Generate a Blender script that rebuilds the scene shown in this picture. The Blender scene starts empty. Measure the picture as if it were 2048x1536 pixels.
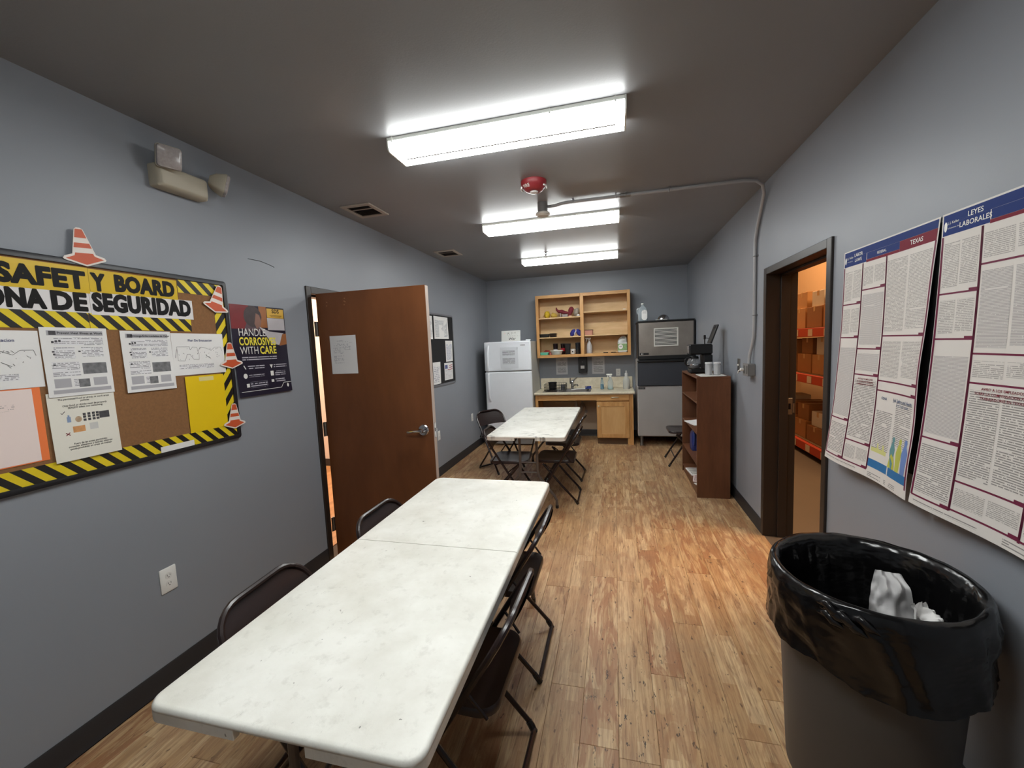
import bpy, math, random
from mathutils import Vector, Matrix, noise
random.seed(7)
S = bpy.context.scene
COL = S.collection
PI = math.pi

# ------------------------------------------------------------------ camera
XL, XR, H, YB, YF = -2.169, 1.122, 2.727, 7.057, -1.35
CAM_H, F_PX, YAW, PITCH, ROLL = 1.5917, 826.36, -0.2470, -0.0931, -0.0438
def make_camera():
    fw = Vector((math.sin(YAW)*math.cos(PITCH), math.cos(YAW)*math.cos(PITCH), math.sin(PITCH)))
    r = Vector((math.cos(YAW), -math.sin(YAW), 0)); u = r.cross(fw)
    r2 = r*math.cos(ROLL)+u*math.sin(ROLL); u2 = -r*math.sin(ROLL)+u*math.cos(ROLL)
    c = bpy.data.cameras.new('camera'); o = bpy.data.objects.new('camera', c); COL.objects.link(o)
    m = Matrix((r2, u2, -fw)).transposed().to_4x4(); m.translation = (0, 0, CAM_H)
    o.matrix_world = m
    c.sensor_fit = 'HORIZONTAL'; c.sensor_width = 36; c.lens = F_PX/2048*36; c.clip_start = .05
    S.camera = o
make_camera()
# ------------------------------------------------------------------ world, lamps, exposure
S.view_settings.view_transform = 'Standard'; S.view_settings.look = 'None'
S.view_settings.gamma = 1; S.view_settings.use_curve_mapping = False
S.view_settings.exposure = 1.18
LAMP = 15.0            # radiance of the fluorescent diffusers
W = bpy.data.worlds.new('world'); S.world = W; W.use_nodes = True
W.node_tree.nodes['Background'].inputs[0].default_value = (0.03, 0.03, 0.032, 1)
W.node_tree.nodes['Background'].inputs[1].default_value = 0.3
def area(name, loc, rot, size, power, col):
    l = bpy.data.lights.new(name, 'AREA'); l.energy = power; l.color = col; l.shape = 'RECTANGLE'
    l.size, l.size_y = size
    o = bpy.data.objects.new(name, l); COL.objects.link(o); o.location = loc; o.rotation_euler = rot
    return o
# high-bay lamp in the warehouse beyond the right doorway, ceiling lamp in the hall beyond the left door
area('warehouse_lamp', (3.0, 3.1, 4.6), (0, math.radians(22), 0), (1.3, 1.6), 80, (1, .64, .33))
area('warehouse_lamp', (2.0, 8.2, 4.75), (0, 0, 0), (.6, .6), 70, (1, .66, .36))
area('hall_lamp', (-3.6, 3.9, 2.68), (0, 0, 0), (.6, 1.2), 50, (1, .75, .55))

# ------------------------------------------------------------------ materials
def sl(c):  # sRGB 0-255 -> linear
    return tuple(((v/255)/12.92 if v/255 <= .04045 else ((v/255+.055)/1.055)**2.4) for v in c)+(1,)
MATS = {}
class NT:
    def __init__(s, name):
        s.m = bpy.data.materials.new(name); s.m.use_nodes = True
        s.t = s.m.node_tree; s.b = s.t.nodes['Principled BSDF']
    def n(s, typ, **kw):
        x = s.t.nodes.new('ShaderNode'+typ)
        for k, v in kw.items():
            if k.startswith('i_'):
                x.inputs[int(k[2:]) if k[2:].isdigit() else k[2:].replace('_', ' ')].default_value = v
            else: setattr(x, k, v)
        return x
    def l(s, a, b, ao=0, bi=0):
        s.t.links.new(a.outputs[ao], b.inputs[bi])
    def math(s, op, a, b=None, **kw):
        x = s.n('Math', operation=op, **kw)
        for i, q in enumerate((a, b)):
            if q is None: continue
            if isinstance(q, (int, float)): x.inputs[i].default_value = q
            else: s.t.links.new(q, x.inputs[i])
        return x.outputs[0]
    def mix(s, f, a, b, blend='MIX'):
        x = s.n('Mix', data_type='RGBA', blend_type=blend)
        for i, q in ((0, f), (6, a), (7, b)):
            if isinstance(q, (int, float)): x.inputs[i].default_value = q
            elif isinstance(q, tuple): x.inputs[i].default_value = q
            else: s.t.links.new(q, x.inputs[i])
        return x.outputs[2]
    def ramp(s, f, stops):
        x = s.n('ValToRGB'); e = x.color_ramp.elements
        e[0].position, e[0].color = stops[0]; e[1].position, e[1].color = stops[1]
        for p, c in stops[2:]:
            q = e.new(p); q.color = c
        s.t.links.new(f, x.inputs[0]); return x.outputs[0]
    def noise(s, co, scale, detail=3, rough=.5, out=0):
        x = s.n('TexNoise'); x.inputs['Scale'].default_value = scale
        x.inputs['Detail'].default_value = detail; x.inputs['Roughness'].default_value = rough
        if co is not None: s.t.links.new(co, x.inputs['Vector'])
        return x.outputs[out]
    def coord(s, kind='Object'):
        return s.n('TexCoord').outputs[kind]
    def pos(s): return s.n('NewGeometry').outputs['Position']
    def mapping(s, co, scale=(1, 1, 1), rot=(0, 0, 0), loc=(0, 0, 0)):
        x = s.n('Mapping'); x.inputs['Scale'].default_value = scale; x.inputs['Rotation'].default_value = rot
        x.inputs['Location'].default_value = loc; s.t.links.new(co, x.inputs['Vector']); return x.outputs[0]
    def set(s, **kw):
        for k, v in kw.items():
            i = s.b.inputs[k.replace('_', ' ')]
            if isinstance(v, (int, float, tuple)): i.default_value = v
            else: s.t.links.new(v, i)
        return s
    def bump(s, h, strength=.2, dist=.002):
        x = s.n('Bump'); x.inputs['Strength'].default_value = strength; x.inputs['Distance'].default_value = dist
        s.t.links.new(h, x.inputs['Height']); s.t.links.new(x.outputs[0], s.b.inputs['Normal'])
def plain(name, rgb, rough=.5, metal=0, spec=.5, var=.06, scale=9, **kw):
    """one colour with faint procedural variation"""
    if name in MATS: return MATS[name]
    t = NT(name); c = sl(rgb)
    f = t.noise(t.coord(), scale, 4)
    lo = tuple(v*(1-var) for v in c[:3])+(1,); hi = tuple(min(1, v*(1+var)) for v in c[:3])+(1,)
    t.set(Base_Color=t.mix(f, lo, hi), Roughness=rough, Metallic=metal, Specular_IOR_Level=spec)
    for k, v in kw.items(): t.set(**{k: v})
    MATS[name] = t.m; return t.m
def glassy(name, rgb, rough=.08, ior=1.45, alpha=1.0):
    t = NT(name); f = t.noise(t.coord(), 6)
    c = sl(rgb); t.set(Base_Color=t.mix(f, c, tuple(v*.94 for v in c[:3])+(1,)), Roughness=rough, IOR=ior, Transmission_Weight=alpha)
    MATS[name] = t.m; return t.m
def mat_paint(name, rgb, rough, bump, var=.05, spec=.4):
    t = NT(name); p = t.pos(); c = sl(rgb)
    f = t.noise(p, .9, 4, .6); g = t.noise(p, 130, 2)
    t.set(Base_Color=t.mix(f, tuple(v*(1-var) for v in c[:3])+(1,), tuple(v*(1+var) for v in c[:3])+(1,)),
          Roughness=t.math('ADD', rough-.06, t.math('MULTIPLY', t.noise(p, 2.3, 3), .12)), Specular_IOR_Level=spec)
    t.bump(g, bump, .0015); return t.m
def mat_wood(name, dark, light, rough=.45, scale=6, axis=2, stretch=12, contrast=(.3, .7), spec=.4):
    t = NT(name); sc = [stretch]*3; sc[axis] = 1.0
    co = t.mapping(t.coord(), tuple(sc))
    f = t.noise(co, scale*.35, 6, .6); g = t.noise(co, scale*1.6, 3)
    r = t.ramp(t.math('ADD', t.math('MULTIPLY', f, .75), t.math('MULTIPLY', g, .25)), [(contrast[0], sl(dark)), (contrast[1], sl(light))])
    t.set(Base_Color=r, Roughness=rough, Specular_IOR_Level=spec); t.bump(g, .05, .001); return t.m
def mat_plank():
    t = NT('vinyl_plank'); oi = t.n('ObjectInfo'); co0 = t.coord(); rnd = oi.outputs['Random']
    BK, WH = (0, 0, 0, 1), (1, 1, 1, 1)
    off = t.n('CombineXYZ'); t.t.links.new(rnd, off.inputs[0]); t.t.links.new(rnd, off.inputs[1])
    v = t.n('VectorMath', operation='MULTIPLY_ADD'); t.t.links.new(off.outputs[0], v.inputs[0]); v.inputs[1].default_value = (37, 91, 0)
    t.t.links.new(co0, v.inputs[2]); co = v.outputs[0]
    def nz(sc, scale, det, rough, dist=0):
        x = t.n('TexNoise'); x.inputs['Scale'].default_value = scale; x.inputs['Detail'].default_value = det
        x.inputs['Roughness'].default_value = rough; x.inputs['Distortion'].default_value = dist
        t.t.links.new(t.mapping(co, sc), x.inputs['Vector']); return x.outputs[0]
    # printed strips inside each plank, each with its own tone
    s3 = t.n('SeparateXYZ'); t.t.links.new(co0, s3.inputs[0])
    ix = t.math('FLOOR', t.math('DIVIDE', t.math('ADD', s3.outputs[0], t.math('MULTIPLY', nz((0, 1.3, 0), 1, 0, 0), .012)), .058))
    iy = t.math('FLOOR', t.math('ADD', t.math('MULTIPLY', s3.outputs[1], 1.9), t.math('MULTIPLY', ix, .37)))
    cb = t.n('CombineXYZ'); t.t.links.new(t.math('ADD', ix, t.math('MULTIPLY', rnd, 91)), cb.inputs[0]); t.t.links.new(iy, cb.inputs[1])
    wn = t.n('TexWhiteNoise', noise_dimensions='2D'); t.t.links.new(cb.outputs[0], wn.inputs['Vector'])
    base = t.ramp(wn.outputs['Value'], [(0, sl((172, 136, 96))), (.5, sl((188, 154, 112))), (1, sl((202, 172, 132)))])
    grain = nz((46, 2.4, 1), 2.0, 4, .65, .4)
    base = t.mix(t.math('MULTIPLY', t.ramp(grain, [(.38, WH), (.58, BK)]), .50), base, sl((124, 86, 54)))
    # swirling red-brown figure, strong on some boards
    fig = nz((10, 2.0, 1), 1.25, 5, .62, 1.6)
    k = t.math('MULTIPLY', t.ramp(fig, [(.46, BK), (.55, WH)]), t.math('ADD', .18, t.math('MULTIPLY', t.math('POWER', t.math('FRACT', t.math('MULTIPLY', rnd, 5.7)), 1.3), .62)))
    base = t.mix(k, base, sl((140, 88, 54)))
    drk = nz((26, 3.2, 1), 1.5, 4, .6, .8)
    base = t.mix(t.math('MULTIPLY', t.ramp(drk, [(.56, BK), (.68, WH)]), .6), base, sl((98, 62, 38)))
    kn = nz((26, 11, 1), 1.7, 2, .5)
    base = t.mix(t.math('MULTIPLY', t.ramp(kn, [(.68, BK), (.72, WH)]), .8), base, sl((72, 46, 30)))
    # worn grey traffic film and black scuffs, laid over the whole floor
    p = t.pos(); d = t.noise(p, 1.3, 6, .7)
    base = t.mix(t.math('MULTIPLY', t.ramp(d, [(.44, BK), (.70, WH)]), .38), base, sl((116, 100, 84)))
    sc = t.ramp(t.noise(t.mapping(p, (34, 13, 1)), 1.0, 4, .7), [(.61, BK), (.64, WH)])
    sx = t.n('SeparateXYZ'); t.t.links.new(p, sx.inputs[0])
    dx = t.math('DIVIDE', t.math('SUBTRACT', sx.outputs[0], .07), .42); dy = t.math('DIVIDE', t.math('SUBTRACT', sx.outputs[1], 1.72), .55)
    near = t.math('SUBTRACT', 1.0, t.math('ADD', t.math('MULTIPLY', dx, dx), t.math('MULTIPLY', dy, dy)), use_clamp=True)
    base = t.mix(t.math('MULTIPLY', sc, t.math('ADD', .05, t.math('MULTIPLY', near, .9))), base, sl((34, 31, 30)))
    t.set(Base_Color=base, Roughness=t.math('ADD', .36, t.math('MULTIPLY', d, .25)), Specular_IOR_Level=.4)
    t.bump(grain, .08, .001); return t.m
def mat_table(name, grime):
    t = NT(name); p = t.coord()
    a = t.noise(p, 3.2, 5, .65); b = t.noise(p, 23, 4, .7); c = t.noise(t.mapping(p, (70, 25, 1), (0, 0, .5)) if grime < .5 else t.mapping(p, (11, 34, 1), (0, 0, .35)), 1.0, 4, .65)
    col = t.mix(t.ramp(a, [(.35, (0, 0, 0, 1)), (.75, (1, 1, 1, 1))]), sl((232, 231, 224)), sl((206, 203, 192)))
    col = t.mix(t.math('MULTIPLY', t.ramp(b, [(.55, (0, 0, 0, 1)), (.8, (1, 1, 1, 1))]), .4), col, sl((168, 164, 152)))
    k = t.math('MULTIPLY', t.ramp(c, [(.66-.09*grime, (0, 0, 0, 1)), (.72-.08*grime, (1, 1, 1, 1))]), t.ramp(t.noise(p, 2.2+1.4*grime, 2), [(.5-grime*.08, (0, 0, 0, 1)), (.72-grime*.14, (1, 1, 1, 1))]))
    col = t.mix(t.math('MULTIPLY', k, .35+.45*grime), col, sl((95, 92, 88)))
    sp = t.ramp(t.noise(p, 55, 1), [(.80, (0, 0, 0, 1)), (.82, (1, 1, 1, 1))])
    col = t.mix(t.math('MULTIPLY', sp, .7), col, sl((70, 66, 60)))
    t.set(Base_Color=col, Roughness=.42, Specular_IOR_Level=.4); t.bump(t.noise(p, 240, 2), .12, .001); return t.m
def mat_metal(name, rgb, rough, var=.25, aniso=0):
    t = NT(name); p = t.coord(); c = sl(rgb)
    f = t.noise(p, 3.5, 5, .6); g = t.noise(t.mapping(p, (1.5, 1.5, 160)), 2, 2)
    t.set(Base_Color=t.mix(f, tuple(v*(1-var) for v in c[:3])+(1,), tuple(min(1, v*(1+var)) for v in c[:3])+(1,)), Metallic=1.0,
          Roughness=t.math('ADD', rough-.1, t.math('MULTIPLY', g, .2)))
    return t.m
def mat_text(name, paper, ink, lh=.006, cw=160, dens=.52, strength=.8, rag=.25):
    """rows of small print; UV is in metres"""
    if name in MATS: return MATS[name]
    t = NT(name); uv = t.coord('UV'); s = t.n('SeparateXYZ'); t.t.links.new(uv, s.inputs[0])
    vv = t.math('DIVIDE', s.outputs[1], lh); row = t.math('FLOOR', vv); fr = t.math('FRACT', vv)
    line = t.math('MULTIPLY', t.math('GREATER_THAN', fr, .28), t.math('LESS_THAN', fr, .74))
    cb = t.n('CombineXYZ'); t.t.links.new(t.math('MULTIPLY', s.outputs[0], cw), cb.inputs[0]); t.t.links.new(t.math('MULTIPLY', row, 3.77), cb.inputs[1])
    w = t.math('GREATER_THAN', t.noise(cb.outputs[0], 1.0, 2, .7), 1-dens)
    cb2 = t.n('CombineXYZ'); t.t.links.new(t.math('MULTIPLY', s.outputs[0], 6.0), cb2.inputs[0]); t.t.links.new(t.math('MULTIPLY', row, 1.91), cb2.inputs[1])
    blk = t.math('GREATER_THAN', t.noise(cb2.outputs[0], 1.0, 0), rag+.12)
    k = t.math('MULTIPLY', t.math('MULTIPLY', line, w), t.math('MULTIPLY', blk, strength))
    t.set(Base_Color=t.mix(k, sl(paper), sl(ink)), Roughness=.55, Specular_IOR_Level=.35)
    MATS[name] = t.m; return t.m
def mat_hazard(name, slant, pitch=.066):
    t = NT(name); uv = t.coord('UV'); s = t.n('SeparateXYZ'); t.t.links.new(uv, s.inputs[0])
    a = t.math('FRACT', t.math('DIVIDE', t.math('ADD', s.outputs[0], t.math('MULTIPLY', s.outputs[1], slant)), pitch))
    f = t.noise(t.coord(), 12)
    t.set(Base_Color=t.mix(t.math('GREATER_THAN', a, .5), t.mix(f, sl((214, 188, 20)), sl((232, 206, 34))), sl((22, 20, 20))), Roughness=.4)
    return t.m
M = {}
M['wall'] = mat_paint('wall_paint', (138, 142, 149), .42, .10)
M['ceiling'] = mat_paint('ceiling_paint', (140, 140, 142), .36, .22, spec=.32)
M['base'] = plain('rubber_base', (44, 42, 43), .5, spec=.4)
M['frame'] = plain('dark_bronze_paint', (42, 34, 29), .38)
M['plank'] = mat_plank()
M['slab'] = plain('subfloor', (70, 56, 44), .8)
M['leaf'] = mat_wood('stained_birch', (90, 51, 26), (118, 71, 40), .40, 4, 2, 3, (.25, .75))
M['oak'] = mat_wood('natural_oak', (172, 120, 66), (212, 166, 108), .45, 6, 2, 9, (.3, .7))
M['oakh'] = mat_wood('natural_oak_horizontal', (172, 120, 66), (212, 166, 108), .45, 6, 0, 9, (.3, .7))
M['ply'] = mat_wood('birch_plywood', (196, 160, 112), (224, 194, 150), .55, 5, 0, 5, (.3, .75))
M['oakp'] = mat_wood('oak_veneer_panel', (196, 150, 94), (214, 172, 118), .5, 5, 2, 6, (.3, .75))
M['walnut'] = mat_wood('brown_laminate', (82, 49, 31), (114, 73, 48), .44, 5, 2, 7, (.25, .75))
M['table'] = mat_table('blow_molded_plastic', .15)
M['table2'] = mat_table('scuffed_plastic', 1.0)
M['chair'] = plain('brown_enamel', (40, 29, 28), .26, spec=.5)
M['chairseat'] = plain('brown_enamel_seat', (46, 35, 34), .3, spec=.5)
M['legm'] = plain('grey_powder_coat', (96, 90, 86), .4, 0.3)
M['black'] = plain('black_plastic', (20, 20, 21), .38)
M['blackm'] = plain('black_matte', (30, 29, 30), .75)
M['white'] = plain('white_enamel', (232, 235, 240), .33, var=.03)
M['whitep'] = plain('white_plastic', (226, 225, 220), .4, var=.02)
M['cream'] = plain('aged_ivory_plastic', (176, 168, 150), .5)
M['steel'] = mat_metal('stainless', (150, 146, 142), .36)
M['chrome'] = mat_metal('chrome', (205, 205, 208), .16, .05)
M['galv'] = mat_metal('galvanised', (150, 150, 150), .42)
M['cork'] = plain('cork', (132, 92, 56), .85, var=.25, scale=120)
M['paper'] = plain('paper', (226, 224, 222), .7, var=.02)
M['paperpink'] = plain('pinkish_paper', (232, 214, 208), .7, var=.02)
M['ink'] = plain('black_ink', (16, 14, 15), .45, spec=.2)
M['counter'] = None
t = NT('laminate_counter'); p = t.coord(); a = t.noise(p, 14, 6, .7); b = t.noise(p, 60, 3)
t.set(Base_Color=t.mix(t.math('MULTIPLY', b, .5), t.ramp(a, [(.35, sl((190, 178, 152))), (.65, sl((220, 210, 188)))]), sl((208, 200, 180))), Roughness=.35); M['counter'] = t.m
t = NT('backsplash_laminate'); M['splash'] = M['counter']
# fluorescent diffuser: acrylic that glows, with a fine ripple in brightness
t = NT('lit_diffuser'); s = t.n('SeparateXYZ'); t.t.links.new(t.coord(), s.inputs[0])
rb = t.math('ADD', .96, t.math('MULTIPLY', t.math('SINE', t.math('MULTIPLY', s.outputs[1], 1400)), .04))
t.set(Base_Color=(.9, .92, .9, 1), Emission_Color=(.97, 1, .985, 1), Emission_Strength=t.math('MULTIPLY', rb, LAMP), Roughness=.4); M['lamp'] = t.m
M['lampside'] = bpy.data.materials['lit_diffuser'].copy(); M['lampside'].name = 'lit_diffuser_side'
for _n in M['lampside'].node_tree.nodes:
    if _n.type == 'MATH' and _n.operation == 'MULTIPLY' and abs(_n.inputs[1].default_value-LAMP) < 1e-4: _n.inputs[1].default_value = LAMP*.68
M['lampend'] = plain('lamp_endcap', (236, 238, 230), .45, var=.02)

# ------------------------------------------------------------------ mesh builder
class MB:
    def __init__(s): s.v = []; s.f = []; s.uv = {}
    def add(s, vs, fs):
        b = len(s.v); s.v += [Vector(q) for q in vs]; s.f += [tuple(i+b for i in f) for f in fs]; return s
    def box(s, x0, x1, y0, y1, z0, z1, c=0):
        x0, x1 = sorted((x0, x1)); y0, y1 = sorted((y0, y1)); z0, z1 = sorted((z0, z1))
        if c <= 0:
            return s.add([(x0,y0,z0),(x1,y0,z0),(x1,y1,z0),(x0,y1,z0),(x0,y0,z1),(x1,y0,z1),(x1,y1,z1),(x0,y1,z1)],
                         [(0,3,2,1),(4,5,6,7),(0,1,5,4),(1,2,6,5),(2,3,7,6),(3,0,4,7)])
        c = min(c, .49*min(x1-x0, y1-y0, z1-z0))
        vs, idx = [], {}
        for ix, X in enumerate((x0, x1)):
            for iy, Y in enumerate((y0, y1)):
                for iz, Z in enumerate((z0, z1)):
                    sx, sy, sz = (1 if ix == 0 else -1)*c, (1 if iy == 0 else -1)*c, (1 if iz == 0 else -1)*c
                    for ax, pnt in (('x', (X, Y+sy, Z+sz)), ('y', (X+sx, Y, Z+sz)), ('z', (X+sx, Y+sy, Z))):
                        idx[(ix, iy, iz, ax)] = len(vs); vs.append(pnt)
        fs = []
        def q(*k): fs.append(tuple(idx[a] for a in k))
        for i in (0, 1):
            q((i,0,0,'x'),(i,1,0,'x'),(i,1,1,'x'),(i,0,1,'x')); q((0,i,0,'y'),(1,i,0,'y'),(1,i,1,'y'),(0,i,1,'y')); q((0,0,i,'z'),(1,0,i,'z'),(1,1,i,'z'),(0,1,i,'z'))
            for j in (0, 1):
                q((i,j,0,'x'),(i,j,1,'x'),(i,j,1,'y'),(i,j,0,'y')); q((i,0,j,'x'),(i,1,j,'x'),(i,1,j,'z'),(i,0,j,'z')); q((0,i,j,'y'),(1,i,j,'y'),(1,i,j,'z'),(0,i,j,'z'))
                for k in (0, 1): q((i,j,k,'x'),(i,j,k,'y'),(i,j,k,'z'))
        ctr = Vector(((x0+x1)/2, (y0+y1)/2, (z0+z1)/2)); out = []
        for f in fs:
            p = [Vector(vs[i]) for i in f]; n = (p[1]-p[0]).cross(p[2]-p[0]); m = sum(p, Vector())/len(p)-ctr
            out.append(f if n.dot(m) > 0 else f[::-1])
        return s.add(vs, out)
    def loft(s, rings, c0=True, c1=True, closed=True):
        b = len(s.v); n = len(rings[0])
        for r in rings: s.v += [Vector(q) for q in r]
        m = n if closed else n-1
        for k in range(len(rings)-1):
            for i in range(m):
                j = (i+1) % n
                s.f.append((b+k*n+i, b+k*n+j, b+(k+1)*n+j, b+(k+1)*n+i))
        if c0: s.f.append(tuple(b+i for i in reversed(range(n))))
        if c1: s.f.append(tuple(b+(len(rings)-1)*n+i for i in range(n)))
        return s
    def tube(s, pts, r, n=8, closed=False, cap=True, flat=None):
        P = [Vector(p) for p in pts]; N = len(P); rings = []
        T = []
        for i in range(N):
            a = P[i-1] if (i > 0 or closed) else P[i]; c = P[(i+1) % N] if (i < N-1 or closed) else P[i]
            T.append((c-a).normalized())
        up = Vector((0, 0, 1)) if abs(T[0].z) < .9 else Vector((1, 0, 0))
        nrm = (up-T[0]*up.dot(T[0])).normalized()
        for i in range(N):
            nrm = (nrm-T[i]*nrm.dot(T[i])); nrm.normalize(); bn = T[i].cross(nrm)
            rr = r[i] if isinstance(r, (list, tuple)) else r
            rings.append([P[i]+nrm*(rr*math.cos(2*PI*k/n))+bn*(rr*(flat or 1)*math.sin(2*PI*k/n)) for k in range(n)])
        if closed: rings.append(rings[0]); return s.loft(rings, False, False)
        return s.loft(rings, cap, cap)
    def lathe(s, prof, n=20, c=(0, 0, 0), axis='z', c0=True, c1=True):
        rings = []
        for r, z in prof:
            ring = []
            for k in range(n):
                a = 2*PI*k/n; x, y = r*math.cos(a), r*math.sin(a)
                p = {'z': (x, y, z), 'x': (z, x, y), 'y': (y, z, x)}[axis]
                ring.append((p[0]+c[0], p[1]+c[1], p[2]+c[2]))
            rings.append(ring)
        return s.loft(rings, c0, c1)
    def prism(s, poly, fn, d0, d1):
        """poly: 2-D outline, fn(a,b,depth)->3-D"""
        return s.loft([[fn(a, b, d0) for a, b in poly], [fn(a, b, d1) for a, b in poly]])
    def grid(s, fn, us, vs, uvs=True):
        b = len(s.v); nu, nv = len(us), len(vs)
        for v in vs:
            for u in us: s.v.append(Vector(fn(u, v)))
        for j in range(nv-1):
            for i in range(nu-1):
                f = (b+j*nu+i, b+j*nu+i+1, b+(j+1)*nu+i+1, b+(j+1)*nu+i)
                if uvs: s.uv[len(s.f)] = [(us[i], vs[j]), (us[i+1], vs[j]), (us[i+1], vs[j+1]), (us[i], vs[j+1])]
                s.f.append(f)
        return s
    def join(s, o):
        b, fb = len(s.v), len(s.f); s.v += o.v; s.f += [tuple(i+b for i in f) for f in o.f]
        for k, q in o.uv.items(): s.uv[k+fb] = q
        return s
    def xf(s, m):
        s.v = [m @ q for q in s.v]; return s
def arc(cx, cy, r, a0, a1, n):
    return [(cx+r*math.cos(a0+(a1-a0)*i/n), cy+r*math.sin(a0+(a1-a0)*i/n)) for i in range(n+1)]
def rrect(x0, x1, y0, y1, r, n=4):
    return (arc(x1-r, y1-r, r, 0, PI/2, n)+arc(x0+r, y1-r, r, PI/2, PI, n)+arc(x0+r, y0+r, r, PI, 1.5*PI, n)+arc(x1-r, y0+r, r, 1.5*PI, 2*PI, n))
def lin(a, b, n): return [a+(b-a)*i/n for i in range(n+1)]

# ------------------------------------------------------------------ objects
def props(o, label=None, cat=None, group=None, kind=None):
    if label: o['label'] = label
    if cat: o['category'] = cat
    if group: o['group'] = group
    if kind: o['kind'] = kind
    return o
def thing(name, label, cat, loc=(0, 0, 0), rz=0, group=None, kind=None):
    o = bpy.data.objects.new(name, None); COL.objects.link(o); o.empty_display_size = .1
    o.location = loc; o.rotation_euler = (0, 0, rz)
    return props(o, label, cat, group, kind)
WPOS = {}
def pieces(mb):
    """far-apart loose pieces of a mesh, so that each becomes a part of its own"""
    def find(p, i):
        while p[i] != i: p[i] = p[p[i]]; i = p[i]
        return i
    n = len(mb.v); p = list(range(n))
    for f in mb.f:
        a = find(p, f[0])
        for i in f[1:]: p[find(p, i)] = a
    isl = {}
    for i in range(n): isl.setdefault(find(p, i), []).append(i)
    if len(isl) < 2 or len(isl) > 500: return [mb]
    ks = list(isl); bb = []
    for k in ks:
        q = [mb.v[i] for i in isl[k]]; lo = [min(v[j] for v in q) for j in range(3)]; hi = [max(v[j] for v in q) for j in range(3)]
        bb.append((lo, hi, max(hi[j]-lo[j] for j in range(3))))
    c = list(range(len(ks)))
    for i in range(len(ks)):
        for j in range(i):
            g = math.sqrt(sum(max(0, bb[i][0][d]-bb[j][1][d], bb[j][0][d]-bb[i][1][d])**2 for d in range(3)))
            if g <= max(.019, .49*max(bb[i][2], bb[j][2])): c[find(c, i)] = find(c, j)
    gr = {}
    for i, k in enumerate(ks): gr.setdefault(find(c, i), set()).add(k)
    if len(gr) < 2: return [mb]
    out = []
    for ss in gr.values():
        m = MB(); mp = {}
        for fi, f in enumerate(mb.f):
            if find(p, f[0]) not in ss: continue
            for i in f:
                if i not in mp: mp[i] = len(m.v); m.v.append(mb.v[i])
            if fi in mb.uv: m.uv[len(m.f)] = mb.uv[fi]
            m.f.append(tuple(mp[i] for i in f))
        if m.f: out.append(m)
    return out
def ob(name, mb, mat, parent=None, label=None, cat=None, group=None, kind=None, w=False, ang=35):
    """link a mesh. Top-level: origin moved to the base centre. Child: mesh in parent space, or world space when w."""
    if parent is not None:
        ps = pieces(mb)
        if len(ps) > 1:
            return [ob(name, q, mat, parent, label, cat, group, kind, w, ang) for q in ps][0]
    V = mb.v; loc = Vector((0, 0, 0))
    if parent is None:
        lo = [min(q[i] for q in V) for i in range(3)]; hi = [max(q[i] for q in V) for i in range(3)]
        loc = Vector(((lo[0]+hi[0])/2, (lo[1]+hi[1])/2, lo[2])); V = [q-loc for q in V]
    elif w:
        pl = WPOS.get(parent.as_pointer()) or parent.location
        V = [q-pl for q in V]
    me = bpy.data.meshes.new(name); me.from_pydata([tuple(q) for q in V], [], mb.f)
    if mb.uv:
        ul = me.uv_layers.new(name='UVMap')
        for pi, poly in enumerate(me.polygons):
            q = mb.uv.get(pi)
            if q:
                for k, li in enumerate(poly.loop_indices): ul.data[li].uv = q[k]
    me.update()
    for p in me.polygons: p.use_smooth = True
    me.set_sharp_from_angle(angle=math.radians(ang))
    me.materials.append(mat if not isinstance(mat, str) else M[mat])
    o = bpy.data.objects.new(name, me); COL.objects.link(o); o.location = loc
    if parent is not None:
        o.parent = parent
        WPOS[o.as_pointer()] = Vector(WPOS.get(parent.as_pointer()) or parent.location)
    return props(o, label, cat, group, kind)
def copy_tree(o, parent=None):
    c = o.copy(); COL.objects.link(c)
    if parent is not None: c.parent = parent
    for ch in [q for q in o.children]: copy_tree(ch, c)
    return c
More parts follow.
